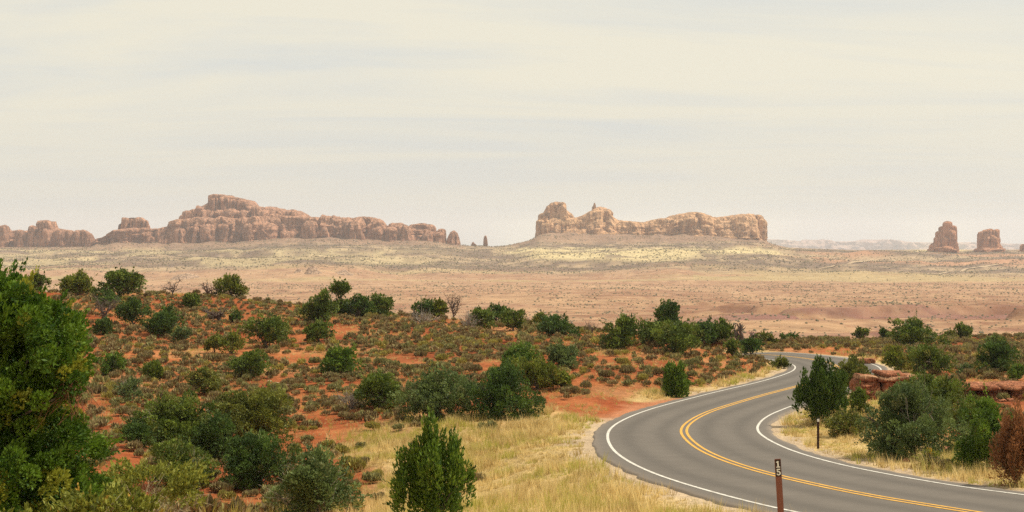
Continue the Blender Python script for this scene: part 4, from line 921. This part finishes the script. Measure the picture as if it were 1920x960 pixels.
def rock(px, py, wpx, label, mt, seed, fl=.5, name='rock', group='loose rocks on the slope'):
    loc, D = hit(px, py); w = wpx * D / F / 2; rg = np.random.default_rng(seed); nu, nv = 18, 12
    u = np.linspace(0, 2 * np.pi, nu, endpoint=False); v = np.linspace(-np.pi / 2, np.pi / 2, nv); Ug, Vg = np.meshgrid(u, v)
    n = np.stack([np.cos(Vg) * np.cos(Ug), np.cos(Vg) * np.sin(Ug), np.sin(Vg)], -1); n = np.sign(n) * np.abs(n) ** .7
    rr = 1 + .5 * (fbm(n[..., 0] * 1.5 + seed, n[..., 1] * 1.5 + n[..., 2], 3) - .5); P = n * rr[..., None] * [w, w * .8, w * fl]
    ii = np.arange(nu * nv).reshape(nv, nu); jj = np.roll(ii, -1, 1); Fq = np.stack([ii[:-1], jj[:-1], jj[1:], ii[1:]], -1).reshape(-1, 4)
    o = mesh_np(name, P.reshape(-1, 3), Fq, mt); o.location = loc + Vector((0, 0, w * fl * .25)); o.rotation_euler = (rg.normal() * .12, rg.normal() * .12, rg.random() * 6.28); tag(o, label, 'rock', group)
for i, (a, b, c, l) in enumerate([(522,722,16,'pale tan rock on bare red soil, leftmost of a small scatter left of the centre'),(541,727,20,'largest pale tan rock of the scatter below the wide green juniper'),(556,738,13,'small pale rock just right of the largest pale tan rock'),(505,716,10,'smallest pale rock at the left end of the scatter on the left slope'),
      (735,748,9,'pink stone in the gap at the foot of the row of three big junipers'),(1035,626,14,'pale boulder under the spreading crest juniper right of the centre'),(285,905,22,'flat pale rock left of the dome-shaped juniper'),(536,924,20,'orange rock beneath the dark spreading juniper at the bottom left'),
      (1385,668,12,'pinkish rock beside the small juniper on the red bank'),(1345,700,9,'pebble-sized red rock low on the bank above the road'),(1745,868,14,'rounded red rock at the foot of the large grey green bush'),(1700,866,16,'orange rock at the road-side edge of the large grey green bush'),(1020,826,5,'tiny dark stone in the straw coloured grass left of the road bend')]):
    rock(a, b, c, l, TR if 'pale' in l or 'tan' in l or 'pink' in l else LR, i * 3 + 1)

# ------------------------------------------------------------------ the two roadside markers
PB = noisy('brown painted marker', (.17, .060, .040), (.235, .088, .058), 30, .55, .1, stretch=(6, 6, .6), dist=.002)
PD = noisy('dark marker plate', (.030, .018, .014), (.045, .026, .020), 30, .5, .05, dist=.001)
PW = noisy('white reflective', (.70, .68, .62), (.82, .80, .75), 40, .5, .05, dist=.001)
PK = noisy('dark brown marker', (.035, .016, .012), (.055, .026, .020), 30, .6, .1, dist=.001)
def channel(w, h, t, flange=.012, z0=-.3):
    """flat marker with shallow folded edges, rounded top corners; front faces -Y"""
    prof = [(-w/2, flange), (-w/2, 0), (-w*.36, -t*.4), (0, -t*.6), (w*.36, -t*.4), (w/2, 0), (w/2, flange), (w/2 - t, flange), (w*.3, t*.6), (0, t*.5), (-w*.3, t*.6), (-w/2 + t, flange)]
    zs = [z0, h - .02, h - .006, h]; sc = [1, 1, .95, .86]; V = []; 
    for z, s in zip(zs, sc): V += [(x * s, y, z) for x, y in prof]
    n = len(prof); Fs = []
    for k in range(3):
        for i in range(n): j = (i + 1) % n; Fs.append((k*n + i, k*n + j, (k+1)*n + j, (k+1)*n + i))
    c = len(V); V.append((0, 0, h)); V.append((0, 0, z0)); 
    for i in range(n): j = (i + 1) % n; Fs.append((3*n + i, 3*n + j, c, c))
    return V, Fs
def pymesh(name, V, Fs, m, parent=None):
    me = bpy.data.meshes.new(name); me.from_pydata([tuple(v) for v in V], [], [tuple(dict.fromkeys(f)) for f in Fs]); me.materials.append(m); me.update()
    o = bpy.data.objects.new(name, me); COL.objects.link(o); 
    if parent: o.parent = parent
    return o
def boxv(x0, x1, y0, y1, z0, z1):
    return [(x0,y0,z0),(x1,y0,z0),(x1,y1,z0),(x0,y1,z0),(x0,y0,z1),(x1,y0,z1),(x1,y1,z1),(x0,y1,z1)], [(0,1,2,3),(4,7,6,5),(0,4,5,1),(1,5,6,2),(2,6,7,3),(3,7,4,0)]
Dp = 22.3; xp = (1470 - 960) / F * Dp; zp = float(ground(np.array([xp]), np.array([Dp]))[0]); topz = -(860 - HOR) / F * Dp
mk = empty('mile_marker', (xp, Dp, zp)); Hh = topz - zp; mk.rotation_euler = (0, math.atan2((1458 - 1470) / F * Dp, Hh), 0)
tag(mk, 'brown roadside marker post with the numbers 1 and 5, standing nearest at the bottom', 'marker post')
V, Fs = channel(.098, Hh, .008); pymesh('post', V, Fs, PB, mk)
V, Fs = boxv(-.043, .043, -.0085, -.0060, Hh - .275, Hh - .012); pl = pymesh('number_plate', V, Fs, PD, mk)
def digit(rects, x, z, s, parent):
    cu = []
    V, Fs = [], []
    for k, (x0, x1, z0, z1) in enumerate(rects):
        a, b = boxv(x + x0 * s, x + x1 * s, -.0115 - .0001 * k, -.0075, z + z0 * s, z + z1 * s); Fs += [tuple(i + len(V) for i in f) for f in b]; V += a
    return pymesh('digit', V, Fs, PW, parent)
# slab numerals built from strokes; unit cell 0..1 wide, 0..1.45 high
one = [(.32,.64,.16,1.40),(.08,.90,0,.20),(.10,.34,1.06,1.24),(.22,.34,1.2,1.33)]
def five(x, z, s, parent):
    pts = [(.12,1.42),(.86,1.42),(.86,1.16),(.36,1.16),(.34,.93)]
    import math as mm
    out_ = [(.34 + .02, .93)]
    cx5, cz5 = .46, .47
    outer = [(cx5 + .46 * mm.cos(a), cz5 + .47 * mm.sin(a)) for a in np.radians(np.linspace(98, -165, 22))]
    inner = [(cx5 + .18 * mm.cos(a), cz5 + .22 * mm.sin(a)) for a in np.radians(np.linspace(130, -165, 22))]
    V, Fs = [], []
    def quad(p):
        n0 = len(V)
        for y in (-.0115, -.0075): V.extend((x + a * s, y, z + c * s) for a, c in p)
        k = len(p); Fs.append(tuple(n0 + i for i in range(k))); Fs.append(tuple(n0 + k + i for i in reversed(range(k))))
        for i in range(k): j = (i + 1) % k; Fs.append((n0 + i, n0 + k + i, n0 + k + j, n0 + j))
    quad([(.12,.66),(.36,.74),(.36,1.16),(.12,1.16)]); quad([(.12,1.165),(.86,1.165),(.86,1.42),(.12,1.42)])
    for i in range(21): quad([outer[i], outer[i+1], inner[i+1], inner[i]])
    return pymesh('digit', V, Fs, PW, parent)
digit(one, -.036, Hh - .135, .073, mk); five(-.034, Hh - .258, .073, mk)
loc2, D2 = hit(1534, 842)
m2 = empty('delineator_post', loc2); h2 = -(785 - HOR) / F * loc2.y - loc2.z
tag(m2, 'thin dark brown roadside post with a white top in the grass inside the bend', 'marker post')
V, Fs = channel(.095, h2, .01); pymesh('post', V, Fs, PK, m2)
V, Fs = boxv(-.046, .046, -.011, -.0065, h2 - .12, h2 - .006); pymesh('reflector', V, Fs, PW, m2)

# ------------------------------------------------------------------ grass on the verges
rng = np.random.default_rng(12)
def scatter(n, x0, x1, y0, y1): return x0 + (x1 - x0) * rng.random(n), y0 + (y1 - y0) * rng.random(n)
gx, gy = scatter(210000, -14, 44, 30, 128)
d, sg, _ = road_near(gx, gy); px = 960 + F * gx / gy
st = straw_mask(gx, gy, d, sg)
ok = (d > 4.45 + rng.random(len(gx)) ** 2 * 1.3) & (px > -40) & (px < 1990) & (rng.random(len(gx)) < st * (.30 + 1.2 * sstep(.38, .58, fbm(gx / 1.3, gy / 1.3, 3)))) & ~((gx < 11) & (gy > 74) & (gy < 88) & (d < 7.5) & (sg < 0))
ok &= (rng.random(len(gx)) < np.clip(70 / gy, .35, 1))
gx, gy = gx[ok][:60000], gy[ok][:60000]; gz = ground(gx, gy); n = len(gx)
nb = 9; sc_ = np.clip(gy / 55, .8, 2.0)
hgt = (.13 + .24 * rng.random(n) ** 1.5) * (.35 + 1.5 * sstep(.3, .75, fbm(gx / 1.5 + 9, gy / 1.5, 3)))
bx = np.repeat(gx, nb); by_ = np.repeat(gy, nb); bz = np.repeat(gz, nb); bh = np.repeat(hgt, nb) * (.6 + .6 * rng.random(n * nb)); bw = .015 * np.repeat(sc_, nb)
an = rng.random(n * nb) * 6.28; ro = rng.random(n * nb) * .10; lx = np.cos(an); ly = np.sin(an); sp = .15 + .6 * rng.random(n * nb)
B0 = np.stack([bx + lx * ro, by_ + ly * ro, bz - .03], -1); tip = B0 + np.stack([lx * sp * bh * .7, ly * sp * bh * .7, bh], -1)
wd = np.stack([-ly, lx, 0 * lx], -1); wd2 = wd * .5 + np.array([1, 0, 0]) * .6; wd2 = wd2 * bw[:, None]
V = np.stack([B0 - wd2, B0 + wd2, tip], 1).reshape(-1, 3); Fq = np.arange(len(V)).reshape(-1, 3)
gt = np.repeat(np.clip(fbm(gx / 3, gy / 3, 3) * .5 + .25 + 1.0 * (rng.random(n) - .5), 0, 1), nb) + .5 * (rng.random(n * nb) - .5)
gh = np.repeat(sstep(.48, .62, fbm(gx / 1.8 + 33, gy / 1.8 + 5, 3)) * .8 * (rng.random(n) < .7), nb)
o = mesh_np('dry_grass', V, Fq, ML['grass'], attr=np.clip(gt, 0, 1), fcol=gh); tag(o, 'straw coloured and yellow green grass on both verges of the road', 'grass', kind='stuff')

def stubble(n_try, seed):
    global gx
    rg = np.random.default_rng(seed); x = -66 + 140 * rg.random(n_try); y = 45 + 140 * rg.random(n_try); p = 960 + F * x / y; d, sg, _ = road_near(x, y); st = straw_mask(x, y, d, sg)
    k = (d > 5.5) & (p > -30) & (p < 1960) & (st < .5) & (rg.random(n_try) < sstep(.40, .60, fbm(x / 4 + 60, y / 4, 4))); x, y = x[k], y[k]; z = ground(x, y); n = len(x); nb = 6
    h = np.repeat(.12 + .16 * rg.random(n), nb) * (.6 + .7 * rg.random(n * nb)); an = rg.random(n * nb) * 6.28; lx, ly = np.cos(an), np.sin(an); ro = .10 * rg.random(n * nb)
    B = np.stack([np.repeat(x, nb) + lx * ro, np.repeat(y, nb) + ly * ro, np.repeat(z, nb) - .02], -1); T = B + np.stack([lx * h * .6, ly * h * .6, h], -1)
    w = np.stack([-ly * .4 + .7, lx * .4, 0 * lx], -1) * (.012 * np.repeat(np.clip(y / 60, 1, 2.6), nb))[:, None]
    V = np.stack([B - w, B + w, T], 1).reshape(-1, 3); o = mesh_np('dry_stubble', V, np.arange(len(V)).reshape(-1, 3), ML['grass'], attr=np.repeat(rg.random(n), nb) * .8, fcol=np.repeat((rg.random(n) < .25) * .7, nb)); tag(o, 'thin dry grass stubble dotted over the red soil of the slopes', 'grass', kind='stuff')
stubble(100000, 77)

# ------------------------------------------------------------------ sagebrush mounds: the 300 that show largest are things, the rest one mass
def sage_mesh(seed, n, kind, tw=True):
    rg = np.random.default_rng(seed); L = []
    for i in range(5): a = rg.random() * 6.28; r = .26 * rg.random() ** .5; L.append((r * math.cos(a), r * math.sin(a), .17 + .06 * rg.random(), .20, .20, .17))
    LA = np.array(L); pk = rg.integers(0, 5, n); s = sph(rg, n); s[:, 2] = np.abs(s[:, 2])
    P = LA[pk, :3] + s * LA[pk, 3:] * (.75 + .4 * rg.random(n)[:, None]); P[:, 2] = np.maximum(P[:, 2] - .08, .01)
    dirn = s + np.array([0, 0, .6]) + rg.normal(size=(n, 3)) * .35; dirn /= np.linalg.norm(dirn, axis=1)[:, None]
    side_ = np.cross(dirn, rg.normal(size=(n, 3))); side_ /= np.linalg.norm(side_, axis=1)[:, None]
    sz = (.05 + .05 * rg.random(n))[:, None] * (1 if n > 400 else 1.5)
    Vv = np.stack([P - dirn * sz, P - side_ * sz * .42, P + dirn * sz, P + side_ * sz * .42], 1).reshape(-1, 3)
    Fq = np.arange(n * 4).reshape(n, 4)
    cl_ = rg.random(5); tint = np.clip(cl_[pk] * .35 + rg.random(n) * .65, 0, 1); return Vv, Fq, tint, (rg.random(n) < .15) * .8
KINDS = [('sage', 'grey brown'), ('sageg', 'dull green'), ('sagey', 'yellow green')]
proto = {}
for ki, (k, _) in enumerate(KINDS):
    for v in range(4):
        Vv, Fq, ti, hu = sage_mesh(100 * ki + v, 620, k); me = mesh_np('sagebrush', Vv, Fq, ML[k], attr=ti, fcol=hu, link=False); proto[(ki, v)] = me
sx, sy = scatter(60000, -70, 80, 34, 196)
px = 960 + F * sx / sy; d, sg, _ = road_near(sx, sy); st = straw_mask(sx, sy, d, sg)
den = sstep(.28, .46, fbm(sx / 8 + 2, sy / 8 + 6, 4)) * (.45 + .55 * sstep(60, 105, sy)) * .97
den = den * np.where((sy > 132) & (px > 1440), .62, 1.0); den = np.maximum(den, .22 * (sx > 3) * (sg < 0)); den = np.where(st > .5, np.where(sg < 0, .022, .015), den); den = np.where((sg > 0) & (sy < 95) & (st < .5), .10, den)
ok = (px > -70) & (px < 1990) & (d > 5.6) & (rng.random(len(sx)) < den) & ~((sg < 0) & (d < 9) & (sy > 68) & (sy < 92))
sx, sy, st = sx[ok], sy[ok], st[ok]
# thin out overlaps on a grid
keepi = []; cell = {}
rad = .34 + .46 * rng.random(len(sx)) ** 1.6
for i in range(len(sx)):
    c = (int(sx[i] // 1.0), int(sy[i] // 1.0)); good = True
    for a in (-1, 0, 1):
        for b in (-1, 0, 1):
            for j in cell.get((c[0] + a, c[1] + b), ()):
                if (sx[i] - sx[j]) ** 2 + (sy[i] - sy[j]) ** 2 < (.66 * (rad[i] + rad[j])) ** 2: good = False
    if good: cell.setdefault(c, []).append(i); keepi.append(i)
    if len(keepi) > 7000: break
ki_ = np.array(keepi); sx, sy, rad, st = sx[ki_], sy[ki_], rad[ki_], st[ki_]
sz = ground(sx, sy); spx = 960 + F * sx / sy; spy = HOR - sz / sy * F
TP = np.array([(a, b, c) for a, b, c, _ in TREES]); tree_xy = np.stack([(TP[:, 0] - 960) / F * TP[:, 2], TP[:, 2]], -1)
kn = np.where(rng.random(len(sx)) < .62, 0, np.where(rng.random(len(sx)) < .62, 1, 2)); kn = np.where(st > .5, np.where(rng.random(len(sx)) < .5, 1, 0), kn)
size_px = rad * 2 * F / sy
vis = (spx > 15) & (spx < 1905) & (spy < 952) & ~((spx < 205) & (spy > 560))
order = np.argsort(-np.where(vis, size_px, 0)); top = set(order[:300].tolist())
rest = np.array([i for i in range(len(sx)) if i not in top])
Vs, Fs_, Ts, Hs, off = [], [], [], [], 0; lowp = [[sage_mesh(100 * a + v + 9, 120, None) for v in range(4)] for a in range(3)]
mats = [[], [], []]
for a in range(3):
    Vs, Fs_, Ts, Hs, off = [], [], [], [], 0
    for i in rest[kn[rest] == a]:
        Vv, Fq, ti, hu = lowp[a][i % 4]; an = rng.random() * 6.28; c, s = math.cos(an), math.sin(an); r = rad[i] * 1.75
        X = Vv @ np.array([[c, s, 0], [-s, c, 0], [0, 0, 1]]) * [r, r, r * (1.05 + .5 * rng.random())] + [sx[i], sy[i], sz[i]]
        Vs.append(X); Fs_.append(Fq + off); Ts.append(np.clip(ti + (rng.random() - .5) * .4, 0, 1)); Hs.append(hu); off += len(Vv)
    mats[a] = (np.concatenate(Vs), np.concatenate(Fs_), np.concatenate(Ts), np.concatenate(Hs))
for a in range(3):
    o = mesh_np('sagebrush_cover', mats[a][0], mats[a][1], ML[KINDS[a][0]], attr=mats[a][2], fcol=mats[a][3])
    tag(o, ['grey brown', 'dull green', 'yellow green'][a] + ' low brush covering the red slopes between the larger mounds', 'brush', kind='stuff')
# describe every individual mound by its nearest plant and its rank there
def lm_name(i):
    l = [o for o in TREE_OBJ][i]; return l
SHORT = {}
ORD = ['nearest', 'second nearest', 'third nearest', 'fourth nearest', 'fifth nearest', 'sixth nearest', 'seventh nearest', 'eighth nearest', 'ninth nearest', 'tenth nearest', 'eleventh nearest', 'twelfth nearest']
LM = [(145,553,'feathery crest juniper at the left'),(249,612,'open-footed dark juniper'),(307,629,'dark rounded juniper'),(287,714,'egg-shaped juniper'),(383,738,'yellow and green bush'),
 (402,663,'crooked little juniper'),(498,653,'windswept juniper'),(469,710,'wide green juniper'),(641,703,'bright domed juniper'),(598,642,'juniper below the crest thicket'),(716,768,'left juniper of the big three'),
 (820,786,'knobbly middle juniper of the big three'),(936,784,'darkest big juniper'),(1008,730,'bright spreading juniper'),(1168,657,'big lone round juniper'),(1266,662,'broad juniper above the bank'),(1268,745,'two-tipped conical juniper'),
 (1397,660,'twisted dead tree'),(322,838,'left spreading juniper of the thicket'),(474,828,'right olive juniper of the thicket'),(488,912,'dark spreading juniper at the bottom'),(346,924,'dome-shaped juniper'),(588,988,'feathery bottom-edge juniper'),
 (812,1002,'big conical juniper'),(1539,798,'dense conical juniper in the bend'),(1601,733,'willowy olive shrub'),(1722,652,'broad right-crest juniper'),(1868,703,'dark round juniper near the right edge'),(903,618,'grey green central crest juniper'),
 (1534,842,'thin dark roadside post'),(1708,858,'large grey green thicket bush'),(658,768,'leafless shrub by the big three'),(240,752,'twiggy shrub beside the leafy tree')]
LMA = np.array([(a, b) for a, b, _ in LM], float)
groups = {}
for i in sorted(top):
    q = np.hypot(LMA[:, 0] - spx[i], (LMA[:, 1] - spy[i]) * 1.3); l = int(q.argmin()); dx = spx[i] - LMA[l, 0]; dy = spy[i] - LMA[l, 1]
    dr = ('left of' if dx < 0 else 'right of') if abs(dx) > abs(dy) * 1.3 else ('above' if dy < 0 else 'below')
    groups.setdefault((int(kn[i]), l, dr), []).append((q[l], i))
names = ['sagebrush', 'sagebrush', 'rabbitbrush']; adj = ['grey brown sagebrush mound', 'dull green low bush', 'yellow green low bush']
for (a, l, dr), L in groups.items():
    L.sort()
    for r_i, (q, i) in enumerate(L):
        o = bpy.data.objects.new(names[a], proto[(a, i % 4)]); COL.objects.link(o); r = float(rad[i] * 1.75)
        o.location = (sx[i], sy[i], sz[i] - .02); o.rotation_euler = (0, 0, (i * 2.39) % 6.28); o.scale = (r, r, r * (1.05 + .5 * ((i * 37 % 100) / 100)))
        rk = (ORD[r_i] + ' ') if r_i < len(ORD) else 'far off '
        tag(o, f'{adj[a]}, {rk}{dr} the {LM[l][2]}', 'bush', 'low brush mounds on the red slope')

# ------------------------------------------------------------------ haze
Vb, Fb = boxv(-19000, 19000, -300, 18500, -260, 190)
Fb = [f[::-1] for f in Fb]
hb = pymesh('haze', Vb, Fb, None or bpy.data.materials.new('haze air')); hm = hb.data.materials[0]; hm.use_nodes = True; t = hm.node_tree; t.nodes.clear()
om = N('ShaderNodeOutputMaterial', t); pv = N('ShaderNodeVolumePrincipled', t); pv.inputs['Color'].default_value = (.84, .87, .94, 1); pv.inputs['Density'].default_value = 0.7e-4; pv.inputs['Anisotropy'].default_value = 0.2
t.links.new(pv.outputs[0], om.inputs['Volume']); tag(hb, 'thin pale haze over the whole desert', 'haze', kind='stuff')
